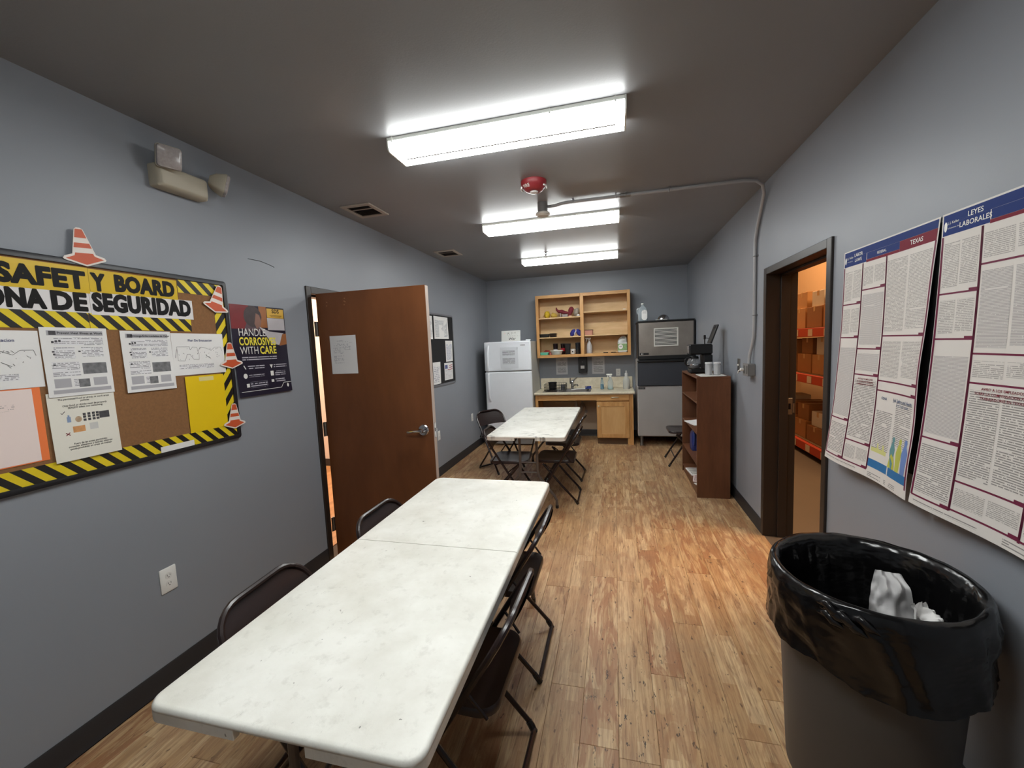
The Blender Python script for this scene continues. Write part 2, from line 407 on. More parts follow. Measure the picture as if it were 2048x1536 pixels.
# ---- flat print on sheets
class Sheet:
    """thin sheet: o = lower left corner, u/v/n world directions, bend(u,v)->offset along n"""
    def __init__(s, o, u, v, n, w, h, bend=None, nu=1, nv=1, th=.0006):
        s.o, s.u, s.v, s.n = Vector(o), Vector(u), Vector(v), Vector(n); s.w, s.h, s.bend, s.nu, s.nv, s.th = w, h, bend, nu, nv, th
    def P(s, a, b, off=0):
        d = s.bend(a, b) if s.bend else 0
        return s.o+s.u*a+s.v*b+s.n*(d+off)
    def body(s):
        m = MB(); us, vs = lin(0, s.w, s.nu), lin(0, s.h, s.nv)
        m.grid(lambda a, b: s.P(a, b, s.th), us, vs)
        k = MB(); k.grid(lambda a, b: s.P(a, b, 0), us, vs, False); k.f = [f[::-1] for f in k.f]; m.join(k)
        for A in ([(a, 0) for a in us], [(s.w, b) for b in vs], [(a, s.h) for a in us[::-1]], [(0, b) for b in vs[::-1]]):
            m.loft([[s.P(a, b, 0) for a, b in A], [s.P(a, b, s.th) for a, b in A]], False, False, False)
        return m
    def patch(s, m, u0, u1, v0, v1, off=.0004):
        nu = max(1, math.ceil((u1-u0)/s.w*s.nu*1.0)); nv = max(1, math.ceil((v1-v0)/s.h*s.nv*1.0))
        m.grid(lambda a, b: s.P(a, b, s.th+off), lin(u0, u1, nu), lin(v0, v1, nv)); return m
    def poly(s, m, pts, off=.0005):
        m.add([s.P(a, b, s.th+off) for a, b in pts], [tuple(range(len(pts)))]); return m
    def line(s, m, a, b, wd, off=.0005):
        a, b = Vector(a), Vector(b); d = (b-a); k = Vector((-d.y, d.x)).normalized()*wd/2
        return s.poly(m, [a-k, b-k, b+k, a+k], off)
    def text(s, m, txt, u, v, size, bold=0, align='CENTER', sx=1, shear=0, off=.0006):
        V, F = glyphs(txt, bold, align, shear)
        m.add([s.P(u+q[0]*size*sx, v+q[1]*size, s.th+off) for q in V], F); return m
GL = {}
def glyphs(txt, bold, align, shear):
    k = (txt, bold, align, shear)
    if k not in GL:
        c = bpy.data.curves.new('lettering', 'FONT'); c.body = txt; c.align_x = align; c.align_y = 'CENTER'; c.offset = bold; c.shear = shear
        c.resolution_u = 3; c.space_character = 1+bold*2.2
        o = bpy.data.objects.new('lettering', c); COL.objects.link(o)
        dg = bpy.context.evaluated_depsgraph_get()
        me = bpy.data.meshes.new_from_object(o.evaluated_get(dg))
        GL[k] = ([tuple(q.co) for q in me.vertices], [tuple(p.vertices) for p in me.polygons])
        bpy.data.objects.remove(o); bpy.data.meshes.remove(me); bpy.data.curves.remove(c)
    return GL[k]
LW = dict(u=(0, 1, 0), v=(0, 0, 1), n=(1, 0, 0))     # sheets on the left wall
RW = dict(u=(0, -1, 0), v=(0, 0, 1), n=(-1, 0, 0))
BW = dict(u=(1, 0, 0), v=(0, 0, 1), n=(0, -1, 0))
# ================================================================== the room
def struct(name, mb, mat, parent=None, w=False): return ob(name, mb, mat, parent, kind='structure' if parent is None else None, w=w)
LD0, LD1, RD0, RD1, DT = 2.645, 3.56, 2.612, 3.53, 2.036      # door openings
floor = thing('floor', None, None, (0, 0, 0), kind='structure')
ob('subfloor', MB().box(XL-.15, XR+.2, YF, YB, -.06, -.008), 'slab', floor)
PW, PL = .1525, 1.215
pm = {}
def plank(xc, y0, y1, wd):
    k = (round(y1-y0, 3), round(wd, 3))
    if k not in pm:
        m = MB().box(-wd/2, wd/2, -(y1-y0)/2, (y1-y0)/2, -.008, 0, .0012)
        o = ob('plank', m, 'plank', floor); pm[k] = o.data
    else:
        o = bpy.data.objects.new('plank', pm[k]); COL.objects.link(o); o.parent = floor
    o.location = (xc, (y0+y1)/2, 0)
x = XL; i = 0; x0s = -.016-15*PW
while x0s+PW < XL+.01: x0s += PW
starts = {}
xa = x0s
cols = []
while xa < XR:
    a, b = max(xa, XL+.001), min(xa+PW, XR-.001)
    if b-a > .02: cols.append((a, b))
    xa += PW
fixed = {round(-.016, 2): 2.70, round(.137, 2): 1.93, round(.289, 2): 2.33, round(.442, 2): 1.66}
rr = random.Random(5)
for (a, b) in cols:
    s0 = fixed.get(round(a, 2)) or rr.uniform(0, PL)
    y = s0-PL*math.ceil((s0-YF)/PL)
    while y < YB:
        ya, yb = max(y, YF+.001), min(y+PL, YB-.001)
        if yb-ya > .03: plank((a+b)/2, ya+.0004, yb-.0004, b-a-.0008)
        y += PL
struct('ceiling', MB().box(XL-.15, XR+.2, YF, YB+.1, H, H+.08), 'ceiling')
struct('wall_left', MB().box(XL-.12, XL, YF, LD0-.03, 0, H).box(XL-.12, XL, LD1+.03, YB, 0, H).box(XL-.12, XL, LD0-.03, LD1+.03, DT+.03, H), 'wall')
struct('wall_right', MB().box(XR, XR+.17, YF, RD0-.03, 0, H).box(XR, XR+.17, RD1+.03, YB, 0, H).box(XR, XR+.17, RD0-.03, RD1+.03, DT+.03, H), 'wall')
struct('wall_back', MB().box(XL-.12, XR+.17, YB, YB+.1, 0, H), 'wall')
struct('wall_front', MB().box(XL-.12, XR+.17, YF-.1, YF, 0, H), 'wall')
def base(name, segs, side):
    m = MB()
    for a, b in segs:
        prof = [(0, 0), (.014, 0), (.010, .012), (.0075, .03), (.0075, .096), (.004, .104), (0, .104)]
        if side == 'L': m.prism(prof, lambda p, q, d: (XL+p, d, q), a, b)
        elif side == 'R': m.prism([(p, q) for p, q in prof[::-1]], lambda p, q, d: (XR-p, d, q), a, b)
        elif side == 'B': m.prism([(p, q) for p, q in prof[::-1]], lambda p, q, d: (d, YB-p, q), a, b)
        else: m.prism(prof, lambda p, q, d: (d, YF+p, q), a, b)
    struct(name, m, 'base')
base('baseboard_left', [(YF, LD0-.055), (LD1+.055, YB)], 'L'); base('baseboard_right', [(YF, RD0-.055), (RD1+.055, YB)], 'R')
base('baseboard_back', [(XL+.015, XR-.015)], 'B'); base('baseboard_front', [(XL+.015, XR-.015)], 'F')

# ---- left door: hollow metal frame, leaf swung 90 degrees into the room
d1 = thing('door_1', None, None, (XL, LD0, 0), kind='structure')
def frame_parts(root, X0, X1, y0, y1, sgn, stop):
    """X0 room-side face plane, X1 far face; casing faces 50 mm wide"""
    for name, yy0, yy1 in (('jamb', y0-.05, y0), ('jamb', y1, y1+.05)):
        ob(name, MB().box(X0, X1, yy0, yy1, 0, DT+.05, .003), 'frame', root, w=True)
    ob('head', MB().box(X0, X1, y0, y1, DT, DT+.05, .003), 'frame', root, w=True)
    a, b = stop
    ob('stop', MB().box(a, b, y0, y0+.014, 0, DT-.014, .002).box(a, b, y1-.014, y1, 0, DT-.014, .002).box(a, b, y0, y1, DT-.014, DT, .002), 'frame', root, w=True)
frame_parts(d1, XL+.012, XL-.135, LD0, LD1, 1, (XL-.13, XL-.045))
lf = ob('leaf', MB().box(-2.142, -1.262, 2.668, 2.712, .012, 2.034, .002), 'leaf', d1, w=True)
ob('edge_strip', MB().box(-1.2619, -1.2595, 2.670, 2.710, .02, 2.03), plain('raw_door_edge', (176, 160, 150), .5), lf, w=True)
for zc in (1.775, 1.02, .27):
    ob('hinge', MB().tube([(-2.152, 2.664, zc-.055), (-2.152, 2.664, zc+.055)], .0075, 8).box(-2.15, -2.1425, 2.664, 2.70, zc-.055, zc+.055).box(XL+.0125, -2.150, 2.6465, 2.664, zc-.055, zc+.055), M['steel'], d1, w=True)
hd = ob('lever_handle', MB().lathe([(.041, 0), (.041, -.006), (.036, -.012), (.018, -.014), (.014, -.03), (.014, -.052), (.012, -.056)], 24, (-1.337, 2.668, 1.017), 'y')
        .tube([(-1.337, 2.618, 1.017), (-1.36, 2.614, 1.017), (-1.40, 2.614, 1.015), (-1.44, 2.618, 1.010), (-1.452, 2.628, 1.008)], [.011, .0105, .0095, .0085, .006], 8, flat=.8), M['chrome'], lf, w=True)
ob('latch_plate', MB().box(-1.2594, -1.2575, 2.678, 2.702, .96, 1.07).box(-1.2575, -1.247, 2.684, 2.696, 1.005, 1.028), M['chrome'], lf, w=True)
m = MB()
for (a, b) in ((-2.05, 1.965), (-2.053, 1.94), (-1.90, 1.985), (-1.904, 1.965), (-1.896, 1.96), (-1.905, 1.94)): m.box(a-.004, a+.004, 2.6675, 2.668, b-.004, b+.004)
ob('filled_screw_hole', m, plain('wood_filler', (150, 106, 72), .7), lf, w=True)
# ---- right doorway: cased opening into the warehouse
d2 = thing('door_2', None, None, (XR, RD0, 0), kind='structure')
frame_parts(d2, XR-.014, XR+.20, RD0, RD1, -1, (XR+.085, XR+.145))
ob('strike_plate', MB().box(1.262, 1.30, RD1-.0015, RD1+.0002, .975, 1.10, .0005).box(1.30, 1.312, RD1-.006, RD1, .99, 1.06), M['steel'], d2, w=True)
ob('strike_hole', MB().box(1.272, 1.288, RD1-.0022, RD1-.0014, 1.015, 1.06), 'ink', d2, w=True)

# ---- hall beyond the left door
hw = mat_paint('hall_paint', (226, 214, 204), .6, .05)
struct('floor_hall', MB().box(-6.0, XL-.135, .6, 6.2, -.05, 0), mat_wood('hall_floor_wood', (150, 104, 66), (200, 150, 102), .4, 6, 1, 8))
struct('wall_hall_far', MB().box(-6.0, XL-.12, 4.95, 5.05, 0, 2.8), hw); struct('wall_hall_side', MB().box(-6.1, -6.0, .6, 5.05, 0, 2.8), hw)
struct('wall_hall_near', MB().box(-6.0, XL-.12, .6, .7, 0, 2.8), hw)
struct('ceiling_hall', MB().box(-6.1, XL-.12, .6, 5.05, 2.8, 2.86), hw)
struct('baseboard_hall', MB().box(-6.0, XL-.14, 4.935, 4.95, 0, .1), 'base')
# ---- warehouse beyond the right doorway
WX = XR+.17
struct('floor_warehouse', MB().box(WX-.17, 9.0, -1.5, 12.5, -.05, -.002), plain('sealed_concrete', (92, 80, 68), .5, var=.18, scale=2))
wp = mat_paint('warehouse_paint', (206, 176, 140), .7, .05)
struct('wall_warehouse_far', MB().box(WX, 9.0, 12.4, 12.5, 0, 5), wp); struct('wall_warehouse_side', MB().box(3.75, 3.85, -1.5, 12.4, 0, 5), wp)
struct('wall_warehouse_near', MB().box(WX, 9.0, -1.6, -1.5, 0, 5), wp); struct('ceiling_warehouse', MB().box(XR, 9.0, -1.6, 12.5, 5, 5.06), wp)
struct('wall_warehouse_office', MB().box(WX-.06, WX, -1.5, 12.4, H+.08, 5).box(WX-.1, WX, YB+.1, 12.4, 0, H+.08), wp)

# ================================================================== tables and chairs
def table(loc, mat, label):
    L_, W_ = 1.80, .765; t = thing('folding_table', label, 'table', loc, 0, 'white folding tables'); T = .7324
    def half(sg):
        r = .045
        o = []
        o += [(W_/2, .0008*sg)] if sg > 0 else []
        if sg > 0: out = [(W_/2, .0012)]+arc(W_/2-r, L_/2-r, r, 0, PI/2, 6)+arc(-W_/2+r, L_/2-r, r, PI/2, PI, 6)+[(-W_/2, .0012)]
        else: out = [(-W_/2, -.0012)]+arc(-W_/2+r, -L_/2+r, r, PI, 1.5*PI, 6)+arc(W_/2-r, -L_/2+r, r, 1.5*PI, 2*PI, 6)+[(W_/2, -.0012)]
        def ins(d):
            res = []
            for x_, y_ in out:
                fx = (abs(x_)-d)/abs(x_); yy = y_
                if abs(y_) > L_/2-r*1.02: yy = math.copysign(max(abs(y_)-d*(abs(y_)-(L_/2-r))/r, 0), y_)
                elif abs(y_) < .01: yy = y_+math.copysign(d*.12, y_)
                res.append((x_*fx, yy))
            return res
        m = MB()
        m.loft([[(a, b, z) for a, b in ins(d)] for d, z in ((.003, .713), (0, .716), (0, .722), (.0025, .7285), (.007, .7315), (.013, T))])
        # skirt, interrupted by the leg recess in the middle of the end
        path = [(sgx*x_, y_) for sgx, x_, y_ in []]
        pts = out
        mid = len(pts)//2
        A = pts[:mid]+[(.10*(1 if sg > 0 else -1), sg*L_/2)]
        B = [(-.10*(1 if sg > 0 else -1), sg*L_/2)]+pts[mid:]
        for seg in (A, B):
            inn = []
            for x_, y_ in seg:
                k = .016
                inn.append((x_-math.copysign(k, x_) if abs(abs(x_)-W_/2) < r else x_, y_-math.copysign(k, y_) if abs(abs(y_)-L_/2) < r*1.01 else y_))
            rings = [[(a, b, .716), (a, b, .690), (c, d, .690), (c, d, .716)] for (a, b), (c, d) in zip(seg, inn)]
            m.loft(rings)
        return m
    for sg in (1, -1): ob('tabletop_half', half(sg), mat, t, ang=50)
    for sg in (1, -1):
        y = sg*(L_/2-.15)
        for k in (1, -1):
            P = [(k*.085, y, .712), (k*.085, y, .36), (k*.10, y+sg*.005, .30), (k*.25, y+sg*.02, .115), (k*.268, y+sg*.022, .08), (k*.27, y+sg*.022, .018)]
            lg = ob('leg', MB().tube(P, .0135, 10), 'legm', t)
            ob('foot_cap', MB().lathe([(.015, 0), (.016, .004), (.016, .03)], 12, (k*.27, y+sg*.022, 0)), 'black', lg)
        ob('leg_crossbar', MB().tube([(-.085, y, .30+.04), (.085, y, .34)], .009, 8).tube([(-.16, y, .702), (.16, y, .702)], .012, 8), 'legm', t)
        ob('brace', MB().tube([(0, y, .44), (0, sg*.25, .70)], .008, 8).tube([(-.085, y, .44), (.085, y, .44)], .008, 8), 'legm', t)
    ob('underframe', MB().box(-W_/2+.02, -W_/2+.045, -L_/2+.06, L_/2-.06, .695, .714).box(W_/2-.045, W_/2-.02, -L_/2+.06, L_/2-.06, .695, .714), 'legm', t)
    return t
table((-.793, 1.60, 0), 'table', 'long white folding table in the foreground, nearest the camera')
table((-.845, 4.635, 0), 'table2', 'scuffed white folding table farther back, in front of the refrigerator')

def chair_proto():
    t = thing('folding_chair', 'x', 'chair', (0, 0, 0), 0, 'brown metal folding chairs')
    Fx, Tx, Tz, w = .215, -.245, .738, .213
    Ln = math.hypot(Fx-Tx, Tz); ex, ez = (Tx-Fx)/Ln, Tz/Ln; nx, nz = ez, -ex    # n: towards the front
    def P(y, s, d=0): return (Fx+ex*s+nx*d, y, ez*s+nz*d)
    r = .115
    path = [(-w, .02)]+[(-w, q) for q in lin(.2, Ln-r, 4)][0:4]+arc(-w+r, Ln-r, r, PI, PI/2, 7)+arc(w-r, Ln-r, r, PI/2, 0, 7)+[(w, q) for q in lin(Ln-r, .2, 4)][1:]+[(w, .02)]
    ob('front_frame', MB().tube([P(y, s) for y, s in path], .0115, 8), 'chair', t)
    # back panel
    def top(y):
        a = abs(y); return Ln-.004 if a <= w-r else Ln-r+math.sqrt(max(0, r*r-(a-(w-r))**2))-.004
    m = MB(); ys = lin(-w+.004, w-.004, 14); bot = lambda y: Ln-.205+.022*(1-(y/w)**2)
    def pt(y, k, d): return P(y, bot(y)+(max(top(y), bot(y)+.01)-bot(y))*k, d-.018*(1-(y/w)**2))
    for d, fl in ((.004, False), (-.004, True)):
        g = MB().grid(lambda y, k: pt(y, k, d), ys, [0, .04, .35, .7, 1], False)
        if fl: g.f = [f[::-1] for f in g.f]
        m.join(g)
    m.loft([[pt(y, 0, .004) for y in ys], [pt(y, 0, -.004) for y in ys]], False, False, False)
    ob('backrest', m, 'chair', t, ang=50)
    # seat
    o = rrect(-.19, .205, -.196, .196, .065, 6)
    def sc(k, z, dz=0): return [(a*k+.0*a, b*k, z+dz*(1 if a > 0 else 0)) for a, b in o]
    ob('seat', MB().loft([sc(.955, .412), sc(1, .416), sc(1, .436), sc(.975, .443), sc(.90, .441), sc(.72, .434), sc(.3, .431)]), 'chairseat', t, ang=50)
    # rear legs: U with a bar on the floor
    q = .196
    ob('rear_frame', MB().tube([(.12, -q, .405), (-.055, -q, .195), (-.205, -q, .03), (-.213, -q+.004, .018), (-.213, -q+.02, .016), (-.213, q-.02, .016), (-.213, q-.004, .018), (-.205, q, .03), (-.055, q, .195), (.12, q, .405)], .0105, 8), 'chair', t)
    ob('crossbar', MB().tube([P(-w, .14), P(w, .14)], .008, 8), 'chair', t)
    for s in (-1, 1):
        ob('foot_cap', MB().tube([P(s*w, -.002+.008), P(s*w, .045)], .014, 8), 'black', t)
        ob('foot_cap', MB().tube([(-.216, s*(q-.005), .005), (-.19, s*q, .045)], .0135, 8), 'black', t)
        ob('brace', MB().tube([(.10, s*.204, .404), P(s*.204, .39)], .006, 6).tube([(-.165, s*.2, .425), P(s*.207, .60)], .006, 6), 'chair', t)
    return t
cp = chair_proto()
CH = [(-.588, 1.965, PI, 'brown folding chair on the right of the foreground table, the farther of two'),
      (-.572, 1.335, PI-.03, 'brown folding chair on the right of the foreground table, nearest the camera'),
      (-1.08, 1.215, 0.06, 'brown folding chair on the left of the foreground table, nearest the camera, back peeking over'),
      (-1.045, 1.93, 0.0, 'brown folding chair on the left of the foreground table, before the brown door'),
      (-.600, 4.17, PI+.0, 'brown folding chair right of the scuffed table, nearer of two'),
      (-.605, 4.86, PI-.04, 'brown folding chair right of the scuffed table, nearer the sink'),
      (-1.075, 4.09, .03, 'brown folding chair tucked under the left of the scuffed table'),
      (-1.47, 5.08, -.62, 'brown folding chair turned askew beside the refrigerator and scuffed table'),
      (.835, 5.555, PI, 'brown folding chair half hidden behind the brown bookcase')]
for i, (x, y, rz, lab) in enumerate(CH):
    c = cp if i == 0 else copy_tree(cp)
    c.location = (x, y, 0); c.rotation_euler = (0, 0, rz); c['label'] = lab

# ================================================================== refrigerator
fx0, fx1, fy = -2.012, -1.262, 6.257
fr = thing('refrigerator', 'white top-freezer refrigerator in the back left corner', 'refrigerator', ((fx0+fx1)/2, 6.65, 0))
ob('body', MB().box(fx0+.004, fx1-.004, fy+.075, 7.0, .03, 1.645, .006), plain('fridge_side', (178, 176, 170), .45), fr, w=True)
fd = ob('freezer_door', MB().box(fx0, fx1, fy, fy+.068, 1.196, 1.656, .014), 'white', fr, w=True)
rd = ob('fridge_door', MB().box(fx0, fx1, fy, fy+.068, .135, 1.182, .014), 'white', fr, w=True)
def fh(par, z0, z1, taper):
    x = fx0+.06
    ob('handle', MB().tube([(x, fy+.004, z0), (x, fy-.03, z0+.02*taper), (x+.002, fy-.046, z0+.1*taper), (x+.006, fy-.046, (z0+z1)/2), (x+.010, fy-.04, z1-.06*taper), (x+.012, fy+.004, z1)], [.014, .016, .016, .015, .014, .012], 10, flat=1.3), 'white', par, w=True)
fh(fd, 1.205, 1.60, 1); fh(rd, 1.172, .71, -1)
ob('nameplate', MB().box(-1.42, -1.345, fy-.002, fy+.001, 1.585, 1.597), plain('fridge_badge', (150, 152, 156), .3, .6), fd, w=True)
ob('hinge_cap', MB().box(fx1-.075, fx1-.01, fy+.02, fy+.12, 1.656, 1.676, .006), 'white', fr, w=True)
ob('toe_grille', MB().box(fx0+.01, fx1-.01, fy+.05, fy+.09, .02, .125, .004), plain('grille_grey', (150, 150, 150), .5), fr, w=True)
for a in (fx0+.05, fx1-.05):
    for b in (fy+.15, 6.95): ob('leg', MB().lathe([(.02, 0), (.02, .032)], 10, (a, b, 0)), 'black', fr, w=True)

# ================================================================== upper open cabinet
cx0, cx1, cz0, cz1, cy = -1.246, .241, 1.36, 2.372, 6.727
uc = thing('wall_cabinet', 'open oak wall cabinet without doors, two bays of shelves above the sink', 'cabinet', ((cx0+cx1)/2, 6.89, cz0))
for a in (cx0, cx1-.018): ob('side_panel', MB().box(a, a+.018, cy+.02, YB-.001, cz0, cz1), 'oak', uc, w=True)
ob('top_panel', MB().box(cx0+.018, cx1-.018, cy+.02, YB-.001, cz1-.018, cz1), 'oakh', uc, w=True)
ob('bottom_panel', MB().box(cx0+.018, cx1-.018, cy+.02, YB-.001, cz0+.03, cz0+.046), 'oakh', uc, w=True)
ob('back_panel', MB().box(cx0+.018, cx1-.018, YB-.012, YB-.001, cz0+.046, cz1-.018), 'ply', uc, w=True)
ob('divider', MB().box(-.512, -.494, cy+.02, YB-.012, cz0+.046, cz1-.018), 'oak', uc, w=True)
for a, b in ((cx0, cx0+.046), (-.53, -.475), (cx1-.046, cx1)): ob('stile', MB().box(a, b, cy, cy+.02, cz0, cz1, .002), 'oak', uc, w=True)
for x0_, x1_ in ((cx0+.0465, -.5305), (-.4745, cx1-.0465)):
    ob('rail', MB().box(x0_, x1_, cy, cy+.02, cz1-.05, cz1, .002), 'oakh', uc, w=True); ob('rail', MB().box(x0_, x1_, cy, cy+.02, cz0, cz0+.046, .002), 'oakh', uc, w=True)
SHZ = {}
for nm, x0_, x1_, zs in (('l', cx0+.018, -.512, (2.012, 1.696)), ('r', -.494, cx1-.018, (2.076, 1.702))):
    for z in zs: ob('shelf', MB().box(x0_, x1_, cy+.024, YB-.012, z-.018, z, .002), 'ply', uc, w=True)

# ================================================================== sink counter
kx0, kx1, ky, KT = -1.262, .272, 6.43, .822
bc = thing('base_cabinet', 'oak base cabinet with one drawer and one door, right of the sink', 'cabinet', (-.02, 6.74, 0))
ob('carcass', MB().box(-.29, -.272, ky+.04, YB-.016, .1, KT-.045).box(.215, .233, ky+.04, YB-.016, .1, KT-.045).box(-.272, .215, ky+.04, YB-.016, .1, .118).box(-.272, .215, YB-.03, YB-.016, .118, KT-.045), 'oakp', bc, w=True)
ob('face_frame', MB().box(-.292, -.25, ky+.02, ky+.04, .10, KT-.04).box(.165, .234, ky+.02, ky+.04, .0, KT-.04).box(-.25, .165, ky+.02, ky+.04, .655, .685).box(-.25, .165, ky+.02, ky+.04, .10, .13).box(-.25, .165, ky+.02, ky+.04, KT-.075, KT-.04), 'oak', bc, w=True)
dr = ob('drawer', MB().box(-.294, .192, ky, ky+.019, .684, .781, .003), 'oakh', bc, w=True)
ob('handle', MB().tube([(-.068, ky+.002, .735), (-.066, ky-.018, .737), (-.05, ky-.026, .738), (.012, ky-.026, .738), (.03, ky-.018, .737), (.032, ky+.002, .735)], [.008, .006, .008, .008, .006, .008], 8), plain('brushed_nickel', (206, 196, 172), .28, .8), dr, w=True)
dd = ob('door', MB().box(-.292, -.225, ky, ky+.019, .108, .662, .003).box(.128, .194, ky, ky+.019, .108, .662, .003).box(-.225, .128, ky, ky+.019, .596, .662, .003).box(-.225, .128, ky, ky+.019, .108, .168, .003), 'oak', bc, w=True)
ob('door_panel', MB().box(-.226, .129, ky+.007, ky+.016, .167, .597), 'oakp', dd, w=True)
ob('knob', MB().lathe([(.006, 0), (.006, -.012), (.013, -.018), (.013, -.024), (.006, -.028)], 14, (-.262, ky, .603), 'y'), plain('brushed_nickel', (206, 196, 172), .28, .8), dd, w=True)
ob('toe_kick', MB().box(-.29, .165, ky+.07, ky+.085, 0, .10), plain('toe_board', (92, 66, 44), .6), bc, w=True)
ob('end_panel', MB().box(.2345, .252, ky+.0, YB-.016, 0, KT-.04), 'oak', bc, w=True)
ap = thing('sink_apron', 'oak apron panel with left end panel under the sink counter', 'panel', (-.75, 6.74, 0))
ob('apron', MB().box(-1.205, -.2945, ky+.004, ky+.023, .692, .782, .003), 'oakh', ap, w=True)
ob('top_rail', MB().box(-1.205, -.2945, ky+.024, ky+.042, .70, KT-.04), 'oakh', ap, w=True)
ob('end_panel', MB().box(-1.25, -1.206, ky+.004, ky+.023, 0, KT-.04).box(-1.25, -1.232, ky+.023, YB-.016, 0, KT-.04), 'oak', ap, w=True)
ob('back_panel', MB().box(-1.23, -.293, YB-.016, YB-.0085, .112, KT-.045), plain('beige_hardboard', (176, 158, 138), .7, var=.06, scale=3), ap, w=True)
# worktop in four strips round the sink cut-out
sx0, sx1, sy0, sy1 = -1.13, -.40, 6.50, 6.93
wt = thing('worktop', 'cream speckled laminate worktop with backsplash around the sink', 'countertop', ((kx0+kx1)/2, 6.73, KT-.04))
m = MB().box(kx0, sx0, ky-.02, YB-.002, KT-.038, KT).box(sx1, kx1, ky-.02, YB-.002, KT-.038, KT).box(sx0, sx1, ky-.02, sy0, KT-.038, KT).box(sx0, sx1, sy1, YB-.002, KT-.038, KT)
ob('slab', m, 'counter', wt, w=True)
ob('front_edge', MB().tube([(kx0, ky-.02, KT-.019), (kx1, ky-.02, KT-.019)], .0195, 10, flat=.45), 'counter', wt, w=True)
ob('backsplash', MB().box(kx0+.004, kx1-.004, YB-.022, YB-.002, KT, KT+.178, .004), 'counter', wt, w=True)
sk = thing('sink', 'stainless steel drop-in kitchen sink in the worktop', 'sink', ((sx0+sx1)/2, 6.71, KT-.15))
o1 = rrect(sx0-.015, sx1+.015, sy0-.015, sy1+.02, .03, 4); o2 = rrect(sx0+.02, sx1-.02, sy0+.02, sy1-.08, .045, 4); o3 = rrect(sx0+.035, sx1-.035, sy0+.035, sy1-.095, .05, 4)
ob('basin', MB().loft([[(a, b, KT+.0005) for a, b in o1], [(a, b, KT+.004) for a, b in o1], [(a, b, KT+.003) for a, b in o2], [(a, b, KT-.135) for a, b in o3]], False, True), M['steel'], sk, w=True)
ob('drain', MB().lathe([(.04, 0), (.042, .002), (.03, .003)], 16, (-.77, 6.68, KT-.1345)), M['chrome'], sk, w=True)
fa = thing('faucet', 'chrome single-lever kitchen faucet behind the sink', 'faucet', (-.70, 6.885, KT+.004))
ob('spout', MB().lathe([(.034, 0), (.034, .008), (.024, .014), (.022, .10), (.024, .115)], 18, (-.70, 6.885, KT+.004)).tube([(-.70, 6.885, KT+.05), (-.665, 6.84, KT+.072), (-.63, 6.77, KT+.085), (-.60, 6.70, KT+.088), (-.595, 6.69, KT+.072)], [.017, .015, .013, .0125, .012], 10), M['chrome'], fa, w=True)
ob('lever', MB().tube([(-.70, 6.885, KT+.115), (-.698, 6.89, KT+.135), (-.66, 6.88, KT+.165), (-.615, 6.87, KT+.20)], [.022, .02, .011, .009], 10).lathe([(.011, 0), (.014, .03), (.012, .09), (.0, .1)], 12, (-.735, 6.9, KT+.09)), M['chrome'], fa, w=True)
ob('deck_plate', MB().box(-.80, -.60, 6.865, 6.925, KT+.004, KT+.010, .003), M['chrome'], fa, w=True)
dp = thing('drain_pipe', 'grey sink trap and waste pipe under the counter', 'pipe', (-.70, 6.75, .28))
pv = plain('aged_pvc', (150, 140, 126), .5)
ob('tailpiece', MB().tube([(-.63, 6.70, .682), (-.63, 6.70, .58)], .02, 10).lathe([(.03, .56), (.03, .60)], 12, (-.63, 6.70, 0)).lathe([(.05, .655), (.055, .684)], 14, (-.63, 6.70, 0)), pv, dp, w=True)
ob('trap', MB().tube([(-.63, 6.70, .58), (-.63, 6.70, .50), (-.615, 6.72, .46), (-.58, 6.76, .45), (-.56, 6.80, .47), (-.555, 6.84, .52), (-.555, 6.92, .53), (-.555, YB-.017, .53)], .02, 10).lathe([(.045, -.012), (.045, 0)], 16, (-.555, YB-.017, .53), 'y'), pv, dp, w=True)
ob('supply_line', MB().tube([(-.50, YB-.017, .42), (-.50, YB-.06, .42), (-.50, YB-.07, .5), (-.53, 6.90, .58), (-.58, 6.90, .66)], .006, 8).lathe([(.03, -.008), (.03, 0)], 12, (-.50, YB-.017, .42), 'y'), M['galv'], dp, w=True)
ob('side_run', MB().tube([(-.65, 6.70, .635), (-.80, 6.70, .64), (-.96, 6.70, .645), (-.985, 6.70, .662)], .017, 10), pv, dp, w=True)
# ================================================================== ice machine
ix0, ix1, iy = .312, 1.104, 6.357
im = thing('ice_machine', 'stainless commercial ice machine on a storage bin in the back right corner', 'ice machine', ((ix0+ix1)/2, 6.7, 0))
sd = mat_metal('brushed_dull_steel', (158, 150, 143), .42, .3)
bn = plain('bin_grey_steel', (172, 169, 167), .42, .25, var=.1, scale=4)
ob('bin', MB().box(ix0, ix1, iy+.01, 7.03, .15, .905, .012), bn, im, w=True)
ob('bin_shoulder', MB().box(ix0, ix1, iy+.07, 7.03, .9055, 1.296, .006), bn, im, w=True)
bd = ob('bin_door', MB().loft([[(ix0+.006, iy-.004, .915), (ix1-.006, iy-.004, .915), (ix1-.006, iy+.068, .915), (ix0+.006, iy+.068, .915)], [(ix0+.006, iy+.0, 1.25), (ix1-.006, iy+.0, 1.25), (ix1-.006, iy+.068, 1.25), (ix0+.006, iy+.068, 1.25)]]), plain('charcoal_door', (52, 55, 62), .4), im, w=True)
ob('door_lip', MB().box(ix0+.004, ix1-.004, iy-.022, iy+.07, 1.255, 1.292, .01), 'black', bd, w=True)
ob('bin_badge', MB().box(ix0+.012, ix0+.11, iy+.005, iy+.0099, .86, .89), 'black', im, w=True)
m = MB(); Sheet((ix0+.012, iy+.005, .86), **BW, w=.098, h=.03, th=0).patch(m, .012, .086, .007, .023); ob('badge_print', m, mat_text('badge_text', (20, 20, 21), (150, 150, 150), .016, 130, .6, .8, 0), im, w=True)
